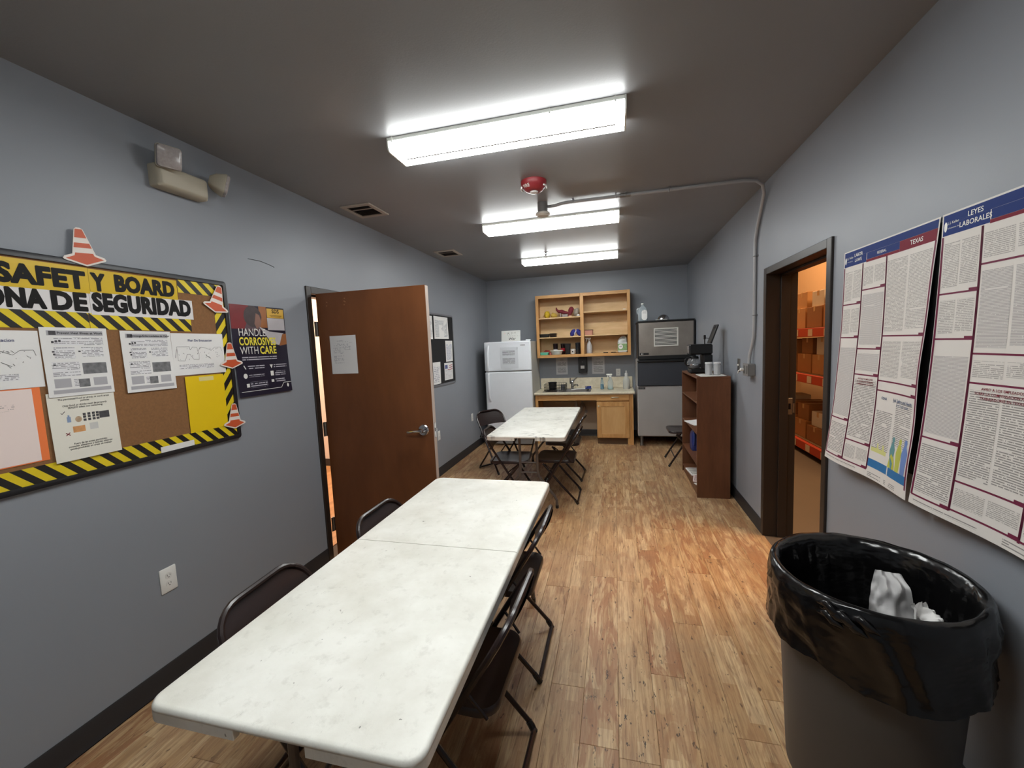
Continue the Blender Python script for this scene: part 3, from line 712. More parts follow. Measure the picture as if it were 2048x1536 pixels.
hu = ob('head_unit', MB().box(ix0+.022, ix1-.004, iy+.012, 6.98, 1.30, 1.838, .006), sd, im, w=True)
ob('top_trim', MB().box(ix0+.012, ix1, iy+.004, 6.98, 1.838, 1.862, .006), 'black', hu, w=True)
ob('side_trim', MB().box(ix1-.016, ix1+.002, iy+.004, iy+.03, 1.30, 1.838, .003).box(ix0+.012, ix0+.0225, iy+.006, iy+.03, 1.30, 1.838, .003), 'black', hu, w=True)
ob('lower_trim', MB().box(ix0+.02, ix1-.004, iy-.004, iy+.012, 1.296, 1.352, .006), 'black', hu, w=True)
gx0, gx1, gz0, gz1 = .552, .885, 1.483, 1.748
gr = ob('grille_frame', MB().box(gx0, gx1, iy+.001, iy+.0115, gz1-.012, gz1, .002).box(gx0, gx1, iy+.001, iy+.0115, gz0, gz0+.012, .002).box(gx0, gx0+.012, iy+.001, iy+.0115, gz0+.012, gz1-.012, .002).box(gx1-.018, gx1, iy+.001, iy+.0115, gz0+.012, gz1-.012, .002), plain('grille_silver', (206, 204, 198), .45), hu, w=True)
m = MB(); n = 13
for k in range(n):
    z = gz0+.016+(gz1-gz0-.032)*k/(n-1)
    m.add([(gx0+.012, iy+.0025, z+.006), (gx1-.018, iy+.0025, z+.006), (gx1-.018, iy+.0105, z-.004), (gx0+.012, iy+.0105, z-.004), (gx0+.012, iy+.0025, z-.004), (gx1-.018, iy+.0025, z-.004)], [(0, 1, 2, 3), (3, 2, 5, 4), (4, 5, 1, 0)])
ob('louver', m, plain('grille_silver', (206, 204, 198), .45), gr, w=True)
ob('grille_void', MB().box(gx0+.012, gx1-.018, iy+.0108, iy+.0118, gz0+.012, gz1-.012), 'ink', gr, w=True)
ob('control_plate', MB().box(.352, .478, iy+.004, iy+.0118, 1.366, 1.396, .002), 'black', hu, w=True)
ob('indicator', MB().box(.37, .384, iy+.002, iy+.0042, 1.374, 1.388).box(.389, .40, iy+.002, iy+.0042, 1.374, 1.388), plain('indicator_white', (220, 220, 215), .4), hu, w=True)
for a in (ix0+.055, ix1-.055):
    for b in (iy+.07, 6.97): ob('leg', MB().lathe([(.028, 0), (.03, .01), (.022, .03), (.026, .15)], 12, (a, b, 0)), 'galv', im, w=True)
# jug and bowl on the ice machine
jug_clear = plain('clear_pet', (168, 178, 184), .18, spec=.6, Alpha=.62)
j = thing('water_jug', 'clear gallon jug with white label standing on top of the ice machine', 'jug', (.408, 6.50, 1.862))
ob('bottle', MB().loft([[(a, b, z) for a, b in rrect(-.078*k, .078*k, -.07*k, .07*k, .03*k, 4)] for k, z in ((.80, 0), (.87, .012), (.87, .14), (.81, .175), (.6, .20), (.32, .222), (.24, .23), (.24, .25))]), jug_clear, j)
ob('handle', MB().tube([(-.05, 0, .195), (-.073, 0, .18), (-.076, 0, .15), (-.068, 0, .11)], .011, 8), jug_clear, j)
ob('cap', MB().lathe([(.021, .249), (.021, .262), (.018, .265)], 14), 'whitep', j)
jl = Sheet((-.03, -.0622, .02), **BW, w=.095, h=.15, th=.0006)
ob('label', MB().prism([(a, b) for a, b in rrect(-.018, .06, .015, .165, .038, 5)], lambda a, b, d: (a, d, b), -.0612, -.0628), 'paper', j)
m = MB(); jl.patch(m, .03, .08, .09, .14, .001); ob('label_mark', m, mat_text('tiny_print_jug', (226, 224, 222), (70, 70, 74), .012, 120), j)
b = thing('metal_bowl', 'upturned shiny steel bowl lying on top of the ice machine', 'bowl', (.70, 6.52, 1.862))
ob('shell', MB().lathe([(.083, 0), (.085, .003), (.08, .03), (.066, .058), (.04, .08), (.01, .088)], 28), 'chrome', b)
ob('rim', MB().lathe([(.086, 0), (.088, .003), (.085, .006), (.083, .003)], 28, c0=False, c1=False), 'chrome', b)
ob('scoop_tray', MB().box(.58, .74, 6.385, 6.42, 1.862, 1.874, .003), plain('scoop_grey', (168, 168, 164), .4), None, label='small pale grey strip on the front lip of the ice machine top', cat='strip')

# ================================================================== bookcase and what stands on it
bx0, bx1, by0, by1, BZ = .765, 1.066, 4.31, 5.235, 1.207
bk = thing('bookcase', 'brown laminate bookcase against the right wall, open side facing left', 'bookcase', ((bx0+bx1)/2, (by0+by1)/2, 0))
for a in (by0, by1-.018): ob('side_panel', MB().box(bx0, bx1, a, a+.018, 0, BZ-.018, .001), 'walnut', bk, w=True)
ob('top_panel', MB().box(bx0, bx1, by0, by1, BZ-.0178, BZ, .001), 'walnut', bk, w=True)
ob('back_panel', MB().box(bx1-.008, bx1-.001, by0+.018, by1-.018, .02, BZ-.018), 'walnut', bk, w=True)
SZ = [.958, .648, .335, .085]
for z in SZ: ob('shelf', MB().box(bx0+.004, bx1-.008, by0+.018, by1-.018, z-.018, z, .001), 'walnut', bk, w=True)
ob('plinth', MB().box(bx0+.012, bx0+.028, by0+.018, by1-.018, 0, .066), 'walnut', bk, w=True)
# coffee maker
cm = thing('coffee_maker', 'black drip coffee maker with its lid open on the bookcase', 'coffee maker', (.885, 4.83, BZ))
X, Y = .885, 4.83
ob('base', MB().box(.775, .995, 4.74, 4.92, BZ, BZ+.045, .012), 'black', cm, w=True)
ob('tower', MB().box(.905, .998, 4.735, 4.925, BZ+.0455, BZ+.20, .012), 'black', cm, w=True)
ob('brew_head', MB().box(.768, .998, 4.735, 4.925, BZ+.2005, BZ+.31, .014), 'black', cm, w=True)
ob('control_panel', MB().box(.7655, .7685, 4.755, 4.905, BZ+.215, BZ+.295, .001).box(.763, .7656, 4.80, 4.86, BZ+.235, BZ+.275, .001), M['chrome'], cm, w=True)
ob('hot_plate', MB().lathe([(.068, 0), (.07, .004), (.06, .006)], 20, (.835, 4.83, BZ+.0455)), M['steel'], cm, w=True)
lidM = Matrix.Translation((.982, 4.83, BZ+.316)) @ Matrix.Rotation(math.radians(110), 4, 'Y')
ob('lid', MB().box(-.205, 0, -.085, -.062, -.008, .008, .003).box(-.205, 0, .062, .085, -.008, .008, .003).box(-.205, -.175, -.062, .062, -.008, .008, .003).box(-.03, 0, -.062, .062, -.008, .008, .003).box(-.175, -.03, -.062, .062, -.004, -.001).xf(lidM), 'black', cm, w=True)
ob('spray_arm', MB().tube([(.93, 4.80, BZ+.30), (.93, 4.80, BZ+.36)], .006, 8).lathe([(.011, .36), (.012, .40), (.008, .405)], 10, (.93, 4.80, BZ)).tube([(.93, 4.80, BZ+.375), (.975, 4.80, BZ+.365)], .003, 6), 'black', cm, w=True)
glass = glassy('carafe_glass', (235, 238, 240), .03)
ca = thing('coffee_carafe', 'glass coffee carafe with black handle in the coffee maker', 'carafe', (.828, 4.83, BZ+.0518))
ob('glass_body', MB().lathe([(.052, 0), (.064, .008), (.071, .04), (.066, .075), (.048, .105), (.042, .115)], 26, c1=False), plain('carafe_smoke', (150, 152, 156), .05, spec=.9, Alpha=.35), ca)
ob('coffee', MB().lathe([(.05, .002), (.063, .01), (.0685, .03), (.068, .031)], 26), plain('coffee_liquid', (22, 14, 10), .1), ca)
ob('collar', MB().lathe([(.047, .104), (.047, .122), (.044, .122)], 22, c0=False).lathe([(.045, .118), (.04, .13), (.012, .134)], 20), 'black', ca)
ob('metal_band', MB().lathe([(.0715, .034), (.0725, .04), (.0712, .046)], 24, c0=False, c1=False), M['chrome'], ca)
ob('handle', MB().tube([(-.035, -.03, .118), (-.075, -.045, .115), (-.098, -.055, .095), (-.098, -.055, .055), (-.075, -.045, .03), (-.06, -.035, .036)], .0085, 8), 'black', ca)
ob('serving_tray', MB().loft([[(a, b, BZ+z) for a, b in rrect(.80+d, 1.035-d, 4.315+d, 4.60-d, .02, 4)] for d, z in ((.004, .0003), (0, .003), (0, .007), (.006, .007), (.010, .004))]), 'whitep', None, label='thin white tray under the two jars on the bookcase', cat='tray')
jar = plain('jar_plastic', (196, 196, 198), .12, spec=.6, Alpha=.55)
for k, (a, c, lab, gp) in enumerate(((.905, 4.48, 'clear jar of white packets on the white tray, closer to the coffee maker', 'jars'), (.978, 4.46, 'clear jar of white packets on the white tray, closer to the wall', 'jars'))):
    t_ = thing('jar', lab, 'jar', (a, c, BZ+.0075), 0, 'clear jars on the bookcase')
    ob('glass_body', MB().lathe([(.029, 0), (.033, .004), (.033, .10), (.029, .108)], 20), jar, t_)
    m = MB(); q = random.Random(k)
    for z in range(6):
        an = q.uniform(0, PI); mm = Matrix.Translation((q.uniform(-.006, .006), q.uniform(-.006, .006), .01+z*.013)) @ Matrix.Rotation(an, 4, 'Z') @ Matrix.Rotation(q.uniform(-.4, .4), 4, 'X')
        m.join(MB().box(-.02, .02, -.013, .013, -.005, .005, .002).xf(mm))
    ob('packets', m, 'paper', t_)
    ob('lid', MB().lathe([(.031, .108), (.035, .109), (.035, .122), (.031, .125)], 20), plain('clear_lid', (206, 206, 208), .2), t_)
ob('stir_stick', MB().tube([(.80, 4.56, BZ+.012), (.86, 4.63, BZ+.010)], .004, 6), 'black', None, label='black stirring spoon lying across the tray edge', cat='spoon')
# bookcase contents
def flat_paper(name, cx, cy, z, w, h, rz, lab, cat, mat='paper', thick=.004, printm=None, group=None, curl=.0):
    m = MB(); R_ = Matrix.Translation((cx, cy, z)) @ Matrix.Rotation(rz, 4, 'Z')
    t_ = thing(name, lab, cat, (cx, cy, z), rz, group)
    n_ = 5
    top = lambda a, b: (a, b, thick+curl*(a/w+.5)**2)
    m.grid(top, lin(-w/2, w/2, n_), lin(-h/2, h/2, 2))
    m2 = MB().grid(lambda a, b: (a, b, curl*(a/w+.5)**2), lin(-w/2, w/2, n_), lin(-h/2, h/2, 2), False); m2.f = [f[::-1] for f in m2.f]; m.join(m2)
    for ed in ([(a, -h/2) for a in lin(-w/2, w/2, n_)], [(w/2, b) for b in lin(-h/2, h/2, 2)], [(a, h/2) for a in lin(w/2, -w/2, n_)], [(-w/2, b) for b in lin(h/2, -h/2, 2)]):
        m.loft([[(a, b, curl*(a/w+.5)**2) for a, b in ed], [top(a, b) for a, b in ed]], False, False, False)
    ob('sheets', m, mat, t_)
    if printm:
        m = MB().grid(lambda a, b: (a, b, thick+curl*(a/w+.5)**2+.0004), lin(-w*.44, w*.44, n_), lin(-h*.44, h*.44, 2)); ob('print', m, printm, t_)
    return t_
flat_paper('paper_stack', .875, 4.86, SZ[1]+.0003, .20, .27, .25, 'loose white papers on the second shelf of the bookcase', 'papers', thick=.008, curl=.012)
nwsp = mat_text('newsprint', (206, 202, 194), (40, 38, 38), .016, 60, .6, .9)
flat_paper('magazine', .86, 4.88, SZ[3]+.0003, .17, .26, .1, 'dark-printed magazine on the bottom shelf of the bookcase, farthest back', 'magazine', thick=.012, printm=nwsp, group='magazines on the bottom shelf')
flat_paper('magazine', .87, 4.63, SZ[3]+.0003, .17, .22, -.2, 'reddish magazine on the bottom shelf of the bookcase, the middle one', 'magazine', mat='paperpink', thick=.01, printm=mat_text('newsprint_red', (196, 176, 170), (120, 40, 44), .018, 55, .6, .9), group='magazines on the bottom shelf')
flat_paper('magazine', .86, 4.46, SZ[3]+.0003, .16, .12, .35, 'white leaflet on the bottom shelf of the bookcase, nearest the camera', 'leaflet', thick=.004, printm=mat_text('leaflet_print', (228, 226, 220), (60, 60, 60), .014, 70, .4, .8), group='magazines on the bottom shelf')
bj = thing('blue_jug', 'dark blue plastic detergent jug on the third shelf of the bookcase', 'jug', (.865, 4.93, SZ[2]+.0003))
blu = plain('blue_hdpe', (34, 50, 110), .35)
ob('bottle', MB().loft([[(a, b, z) for a, b in rrect(-.055*k, .055*k, -.085*k2, .085*k2, .03*min(k, k2), 4)] for k, k2, z in ((.95, .95, 0), (1, 1, .012), (1, 1, .15), (.9, .8, .19), (.62, .48, .225), (.45, .3, .24))]), blu, bj)
ob('handle', MB().tube([(-.03, -.05, .205), (-.035, -.092, .19), (-.035, -.10, .14), (-.035, -.092, .08), (-.035, -.08, .065)], .009, 8), plain('blue_handle', (56, 76, 140), .35), bj)
ob('cap', MB().lathe([(.026, .238), (.028, .24), (.028, .275), (.024, .28)], 16), plain('blue_cap', (70, 88, 130), .4), bj)

# ================================================================== cabinet contents
Z1, Z2, Z0 = 2.0125, 1.6965, cz0+.0465
ZR1, ZR2 = 2.0765, 1.7025
def lump(name, c, r, mat, lab, cat, seed=0, amp=.25, group=None, sq=1.0):
    q = random.Random(seed); m = MB(); n, k = 14, 9; rings = []
    for j in range(k+1):
        ph = -PI/2+PI*j/k; ring = []
        for i in range(n):
            th = 2*PI*i/n; d = Vector((math.cos(th)*math.cos(ph), math.sin(th)*math.cos(ph), math.sin(ph)))
            f = 1+amp*noise.noise(d*2.2+Vector((seed*3.1, 0, 0)))
            p = Vector((d.x*r[0]*f, d.y*r[1]*f, max(-.82, d.z*f)*r[2])); ring.append((c[0]+p.x, c[1]+p.y, c[2]+p.z+r[2]*.82))
        rings.append(ring)
    m.loft(rings); return ob(name, m, mat, None, label=lab, cat=cat, group=group, ang=60)
lump('work_glove', (-1.085, 6.87, Z1), (.05, .06, .062), plain('yellow_glove', (196, 164, 30), .7, var=.35, scale=40), 'bright yellow crumpled glove at the left of the top shelf', 'glove', 1, .5, 'yellow gloves on the top shelf')
lump('work_glove', (-.965, 6.85, Z1), (.05, .06, .045), plain('tan_yellow_glove', (184, 152, 60), .7, var=.35, scale=40), 'dull yellow crumpled glove between the bright yellow one and the red cloth', 'glove', 4, .5, 'yellow gloves on the top shelf')
rc = thing('red_cloth_toy', 'dark red draped cloth figure with raised end on the top shelf', 'cloth', (-.79, 6.87, Z1))
rdm = plain('burgundy_cloth', (112, 34, 44), .8, var=.3, scale=30)
ob('drape', MB().tube([(-.135, 0, .165), (-.13, 0, .13), (-.10, 0, .10), (-.05, 0, .095), (0, 0, .075), (.05, 0, .07), (.075, 0, .06)], [.008, .016, .024, .034, .03, .018, .012], 10, flat=1.3), rdm, rc)
ob('upright_flap', MB().tube([(.07, 0, 0), (.085, 0, .05), (.10, 0, .10), (.115, 0, .14), (.118, 0, .165)], [.018, .026, .042, .04, .016], 12, flat=.8), rdm, rc)
ob('stand', MB().box(-.075, -.055, -.02, .02, 0, .085, .003).box(-.04, .05, -.025, .025, 0, .05, .008), plain('grey_white_mix', (150, 140, 138), .6, var=.3, scale=30), rc)
lump('packet', (-.70, 6.86, Z1), (.035, .03, .013), plain('peach_packet', (216, 178, 146), .6), 'small peach packet lying right of the red cloth', 'packet', 7, .2)
lump('plastic_bag', (-.60, 6.89, Z1), (.045, .045, .075), plain('grey_mesh_bag', (150, 140, 126), .5, var=.3, scale=50), 'greyish crumpled bag beside the centre stile of the top shelf', 'bag', 9, .5)
lump('white_sachet', (-.565, 6.80, Z1), (.028, .02, .02), 'paper', 'small white sachet in front of the greyish bag', 'sachet', 12, .4)
def tub(name, x, y, z, wx, wy, h, mat, lab, cat, lidmat=None, taper=.9, group=None):
    t_ = thing(name, lab, cat, (x, y, z), 0, group)
    ob('tub', MB().loft([[(a, b, q) for a, b in rrect(-wx/2*k, wx/2*k, -wy/2*k, wy/2*k, .012, 3)] for k, q in ((taper, 0), (1, h), (.95, h), (taper*.93, .004))], True, True), mat, t_)
    ob('lid', MB().loft([[(a, b, q) for a, b in rrect(-wx/2*k, wx/2*k, -wy/2*k, wy/2*k, .012, 3)] for k, q in ((1.02, h), (1.03, h+.004), (1.03, h+.009), (.96, h+.011))]), lidmat or mat, t_)
    return t_
blk2 = plain('black_tub', (26, 28, 27), .3)
tub('food_container', -1.13, 6.86, Z2, .16, .15, .046, blk2, 'black lidded food container at the left end of the middle shelf', 'container', plain('dark_lid', (44, 46, 46), .25), group='black food containers')
tub('food_container', -.985, 6.86, Z2, .11, .14, .052, plain('smoky_tub', (40, 32, 24), .25), 'smoky brown food container right of the black one on the middle shelf', 'container', plain('dark_lid2', (34, 30, 26), .25), group='black food containers')
bb = thing('lunch_bag', 'blue patterned knotted cloth bag against the centre stile', 'bag', (-.617, 6.87, Z2))
bl = plain('royal_blue_cloth', (40, 44, 126), .7, var=.45, scale=25)
m = MB()
for s in (-1, 1):
    m.tube([(s*.075, 0, .005), (s*.062, 0, .035), (s*.042, 0, .07), (s*.03, 0, .098), (s*.014, 0, .112)], [.02, .038, .04, .026, .008], 12)
ob('bag_lobe', m, bl, bb); ob('tie', MB().tube([(-.02, -.035, .02), (-.018, -.042, .05), (0, -.035, .075), (.01, -.03, .09)], .008, 8), plain('pale_blue_tie', (176, 180, 210), .6), bb)
tub('lunch_box', -.405, 6.86, ZR2, .13, .16, .075, plain('salmon_box', (184, 128, 108), .5), 'salmon pink box with brown lid on the right middle shelf', 'box', plain('brown_lid', (96, 56, 42), .5), .97)
tub('sponge_box', -1.142, 6.85, Z0, .135, .12, .034, plain('teal_box', (86, 178, 150), .4), 'teal plastic box at the left end of the bottom shelf', 'box', plain('teal_lid', (130, 204, 180), .4), .94)
lump('red_cloth', (-1.12, 6.97, Z0), (.06, .03, .045), plain('rust_red_cloth', (138, 52, 40), .8, var=.2), 'rust red cloth heap behind the teal box', 'cloth', 15, .35)
lump('pink_ball', (-1.03, 6.80, Z0), (.02, .02, .022), plain('pink_rubber', (196, 120, 116), .5), 'small pink ball left of the white basin', 'ball', 2, .05)
bs = thing('basin', 'off-white oval plastic basin on the bottom shelf', 'basin', (-.935, 6.815, Z0))
ob('bowl', MB().loft([[(a*sx_, b*sx_, z) for a, b in arc(0, 0, 1, 0, 2*PI*23/24, 23)] for sx_, z in ((.075, 0), (.082, .006), (.098, .06), (.1, .066), (.096, .066), (.088, .045), (.07, .008))]), plain('pale_grey_plastic', (198, 204, 200), .4), bs)
ob('rim', MB().tube([(a*.105, b*.105, .067) for a, b in arc(0, 0, 1, 0, 2*PI*23/24, 23)], .0055, 6, closed=True), plain('rim_white', (222, 222, 216), .4), bs)
def tumbler(x, y, z, r0, r1, h, mat, lab, cat='tumbler', lid='black', extra=None, name='tumbler', group='tumblers on the bottom shelf'):
    t_ = thing(name, lab, cat, (x, y, z), 0, group)
    ob('cup', MB().lathe([(r0*.94, 0), (r0, .004), (r1, h*.93), (r1*.96, h*.94)], 22), mat, t_)
    ob('lid', MB().lathe([(r1*1.03, h*.93), (r1*1.05, h*.95), (r1*1.0, h*.985), (r1*.5, h)], 22), lid, t_)
    if extra: ob(extra[0], MB().lathe([(r0+(r1-r0)*extra[2]/h+.0008, extra[2]), (r0+(r1-r0)*extra[3]/h+.0008, extra[3])], 22, c0=False, c1=False), extra[1], t_)
    return t_
tumbler(-.975, 6.985, Z0, .034, .042, .185, plain('dark_plum_steel', (48, 34, 40), .25, .4), 'dark plum tumbler with pale band behind the basin', extra=('band', plain('pale_band', (206, 202, 208), .3), .05, .09))
tumbler(-.845, 6.975, Z0, .033, .042, .180, plain('black_red_steel', (36, 16, 18), .25), 'black tumbler with red lower half right of the plum one', extra=('red_wrap', plain('red_wrap', (168, 24, 40), .35), .05, .105))
tk = thing('utensil_bin', 'black tapered open bin between the red tumbler and white mug', 'bin', (-.755, 6.86, Z0))
ob('shell', MB().loft([[(a, b, z) for a, b in rrect(-wx, wx, -wx*.8, wx*.8, .012, 3)] for wx, z in ((.034, 0), (.05, .172), (.046, .172), (.031, .006))]), 'black', tk); ob('rim', MB().tube([(a, b, .172) for a, b in rrect(-.05, .05, -.04, .04, .012, 3)], .003, 6, closed=True), 'black', tk)
mg = thing('mug', 'small white mug with a black dot on the bottom shelf', 'mug', (-.672, 6.83, Z0))
ob('cup', MB().lathe([(.030, 0), (.033, .004), (.036, .085), (.033, .085), (.029, .008)], 22), 'whitep', mg)
ob('handle', MB().tube([(.033, .01, .07), (.052, .012, .066), (.054, .012, .035), (.033, .01, .02)], .004, 8), 'whitep', mg)
ob('dot', MB().lathe([(.011, -.0362), (.011, -.0352)], 14, (0, 0, .04), 'y'), 'ink', mg)
tumbler(-.59, 6.86, Z0, .036, .040, .185, plain('black_thermos', (28, 29, 32), .22), 'tall black thermos beside the centre stile', 'thermos', name='thermos')
sb = thing('spray_bottle', 'translucent white spray bottle in the right bay of the cabinet', 'spray bottle', (-.405, 6.86, Z0))
def spray(root, body, r=.042, h=.2, headm='whitep', liquid=None, lv=.06):
    ob('bottle', MB().lathe([(r*.95, 0), (r, .005), (r, h*.55), (r*.72, h*.72), (r*.38, h*.9), (r*.36, h)], 20), body, root)
    ob('collar', MB().lathe([(r*.42, h-.004), (r*.42, h+.018)], 16), headm, root)
    ob('trigger_head', MB().box(-.055, .03, -.011, .011, h+.018, h+.042, .005).tube([(-.035, 0, h+.02), (-.045, 0, h-.005), (-.05, 0, h-.028)], [.008, .006, .004], 8).lathe([(.008, -.062), (.009, -.05)], 10, (0, 0, h+.032), 'x'), headm, root)
    if liquid: ob('liquid', MB().lathe([(r*.9, .004), (r*.955, .008), (r*.955, lv)], 20), liquid, root)
spray(sb, plain('frosted_white', (190, 188, 188), .3, Alpha=.85), .046, .215)
cj = thing('cleaner_jug', 'clear jug with green label at the right end of the bottom shelf', 'jug', (.115, 6.87, Z0))
ob('bottle', MB().loft([[(a+dx, b, z) for a, b in rrect(-.072*k, .072*k, -.06*k2, .06*k2, .022*min(k, k2), 4)] for k, k2, dx, z in ((.95, .95, 0, 0), (1, 1, 0, .01), (1, 1, 0, .15), (.93, .9, 0, .185), (.62, .6, .015, .225), (.42, .4, .02, .25))]), plain('milky_clear', (196, 200, 196), .3, Alpha=.8), cj)
ob('handle', MB().tube([(-.06, 0, .185), (-.035, 0, .22), (.0, 0, .248), (.03, 0, .25), (.058, 0, .225), (.062, 0, .19)], .011, 8), plain('milky_handle', (206, 208, 206), .35), cj)
gl = Sheet((-.0715, -.0605, .015), **BW, w=.143, h=.135, th=.0006)
ob('label', gl.body(), plain('green_label', (132, 164, 112), .5, var=.35, scale=30), cj)
m = MB(); gl.patch(m, 0, .143, .122, .135); gl.patch(m, 0, .143, 0, .014); gl.poly(m, [(.045+.034*a, .075+.038*b) for a, b in arc(0, 0, 1, 0, 2*PI*15/16, 15)]); ob('label_white', m, 'paper', cj)
m = MB(); gl.patch(m, .024, .066, .064, .090, .0010); ob('label_print', m, mat_text('jug_print', (226, 224, 222), (30, 60, 44), .013, 90, .65, .9, 0), cj)
for k, xx in enumerate((-.145, -.025)):
    ob('plastic_disc', MB().lathe([(.036, 0), (.037, .002), (.037, .011), (.034, .013)], 20, (xx, 6.80, Z0)), plain('dark_lid3', (46, 38, 28), .4), None, label=('small dark disc on the bottom shelf, nearer the spray bottle', 'small dark disc on the bottom shelf, nearer the green-labelled jug')[k], cat='disc', group='dark discs')
ob('soap_bar', MB().box(.13, .175, 6.80, 6.83, ZR1, ZR1+.012, .004), 'paper', None, label='tiny white bar at the right end of the upper right shelf', cat='soap')

# ================================================================== on the counter
K = KT+.0003
rk = thing('dish_rack', 'black wire dish rack in the left of the sink', 'dish rack', (-.955, 6.70, KT+.0045))
m = MB(); a0, a1, b0, b1 = -.17, .17, -.15, .15
for z in (.012, .06, .11): m.tube([(a, b, z) for a, b in rrect(a0, a1, b0, b1, .03, 3)], .0032, 6, closed=True)
ob('wire_frame', m, 'black', rk)
m = MB()
for k in range(9):
    x_ = a0+.02+(a1-a0-.04)*k/8; m.tube([(x_, b0, .11), (x_, b0, .012), (x_, b1, .012), (x_, b1, .11)], .002, 5)
for k in range(6):
    y_ = b0+.02+(b1-b0-.04)*k/5; m.tube([(a0, y_, .11), (a0, y_, .004)], .002, 5); m.tube([(a1, y_, .11), (a1, y_, .004)], .002, 5)
ob('wire_bars', m, 'black', rk); ob('cutlery_cup', MB().loft([[(a, b, z) for a, b in rrect(.10, .165, -.14, -.06, .012, 3)] for z in (.02, .105)]), plain('grey_cup', (70, 70, 72), .4), rk)
mugb = thing('black_cup', 'large black plastic cup upside in the dish rack', 'cup', (-1.00, 6.67, KT+.022))
ob('shell', MB().lathe([(.056, 0), (.058, .004), (.068, .118), (.07, .12), (.066, .12), (.054, .01)], 26), 'black', mugb); ob('rim', MB().lathe([(.071, .114), (.0725, .118), (.071, .122)], 26, c0=False, c1=False), 'blackm', mugb)
br = thing('dish_brush', 'blue-headed dish brush lying across the right of the sink', 'brush', (-.47, 6.72, KT+.004), .08)
ob('handle', MB().tube([(-.23, -.01, .012), (-.12, 0, .018), (0, 0, .02)], [.007, .007, .009], 8), 'whitep', br)
ob('head', MB().box(-.01, .09, -.03, .03, .016, .032, .006), plain('blue_brush', (44, 62, 130), .5), br)
m = MB(); q = random.Random(3)
for k in range(60):
    x_, y_ = q.uniform(-.005, .085), q.uniform(-.026, .026); m.tube([(x_, y_, .03), (x_+q.uniform(-.01, .01), y_+q.uniform(-.01, .01), .058)], .0025, 4, cap=False)
ob('bristles', m, plain('blue_bristle', (52, 72, 146), .7), br)
sp = thing('dish_soap', 'slim bottle of blue dish soap right of the sink', 'bottle', (-.214, 6.80, K))
ob('bottle', MB().lathe([(.026, 0), (.029, .004), (.028, .09), (.022, .14), (.015, .165)], 18), plain('soap_clear', (150, 180, 186), .15, Alpha=.45), sp)
ob('soap', MB().lathe([(.025, .002), (.0275, .005), (.0268, .085)], 18), plain('blue_soap', (28, 110, 150), .2), sp); ob('cap', MB().lathe([(.016, .164), (.017, .18), (.009, .19)], 14), plain('grey_blue_cap', (90, 110, 120), .4), sp)
wb = thing('window_spray', 'clear trigger spray bottle with a little teal cleaner on the counter', 'spray bottle', (-.083, 6.78, K))
spray(wb, plain('clear_spray', (196, 206, 206), .12, Alpha=.42), .045, .205, 'whitep', plain('teal_liquid', (60, 160, 170), .2), .03)
wj = thing('white_bottle', 'frosted white bottle at the right end of the counter', 'bottle', (.165, 6.80, K))
ob('bottle', MB().lathe([(.05, 0), (.054, .006), (.054, .13), (.045, .165), (.024, .205), (.022, .215)], 20), plain('frosted_clear', (196, 196, 190), .3, Alpha=.75), wj)
ob('cap', MB().lathe([(.024, .214), (.025, .245), (.014, .255), (.01, .29), (.006, .292)], 16), plain('frosted_cap', (200, 200, 198), .4), wj)
# ================================================================== ceiling fixtures
def fixture(yn, yf, x0, x1, lab):
    t_ = thing('fluorescent_light', lab, 'ceiling light', ((x0+x1)/2, (yn+yf)/2, H-.068), 0, 'wraparound ceiling lights')
    d = yf-yn; zt = .068
    prof = [(-d/2, zt), (-d/2-.001, .02), (-d/2+.004, .008), (-d/2+.014, .001), (-d/2+.03, 0), (d/2-.03, 0), (d/2-.014, .001), (d/2-.004, .008), (d/2+.001, .02), (d/2, zt)]
    hw_ = (x1-x0)/2
    ob('housing', MB().box(-hw_+.006, hw_-.006, -d/2+.02, d/2-.02, .05, .0678), 'whitep', t_)
    ob('dim_band', MB().box(-hw_+.05, hw_-.05, d*.06-.006, d*.06+.006, -.0012, -.0002), plain('dim_band_grey', (150, 152, 150), .6), t_)  # grey strip stands in for the dimmer band between the two tubes
    bot = prof[2:8]
    ob('diffuser', MB().loft([[(-hw_+.008, a, b) for a, b in bot], [(hw_-.008, a, b) for a, b in bot]], False, False, False), 'lamp', t_, ang=60)
    for sd_ in ([(-d/2, .048), prof[1], prof[2]], [prof[7], prof[8], (d/2, .048)]): ob('side_lens', MB().loft([[(-hw_+.008, a, b) for a, b in sd_], [(hw_-.008, a, b) for a, b in sd_]], False, False, False), 'lampside', t_, ang=60)
    ob('pan_lip', MB().box(-hw_+.008, hw_-.008, -d/2-.003, -d/2+.02, .048, .0678, .002), 'lampend', t_); ob('pan_lip', MB().box(-hw_+.008, hw_-.008, d/2-.02, d/2+.003, .048, .0678, .002), 'lampend', t_)
    for s in (-1, 1):
        ob('end_cap', MB().prism([(a*1.012, b if b > .01 else b-.002) for a, b in prof], lambda a, b, q: (q, a, b), s*(hw_-.008), s*hw_), 'lampend', t_)
    for xx in (-hw_+.03, .26, hw_-.05): ob('clip', MB().box(xx-.004, xx+.004, -d/2-.007, -d/2+.002, .04, .0675), 'lampend', t_)
fixture(2.11, 2.325, -1.165, .075, 'wraparound ceiling light nearest the camera')
fixture(3.80, 4.015, -1.18, .063, 'wraparound ceiling light in the middle, behind the red fire strobe')
fixture(5.47, 5.685, -1.18, .063, 'wraparound ceiling light farthest away, near the oak wall cabinet')
fixture(.42, .635, -1.165, .075, 'wraparound ceiling light overhead, just out of the photo')
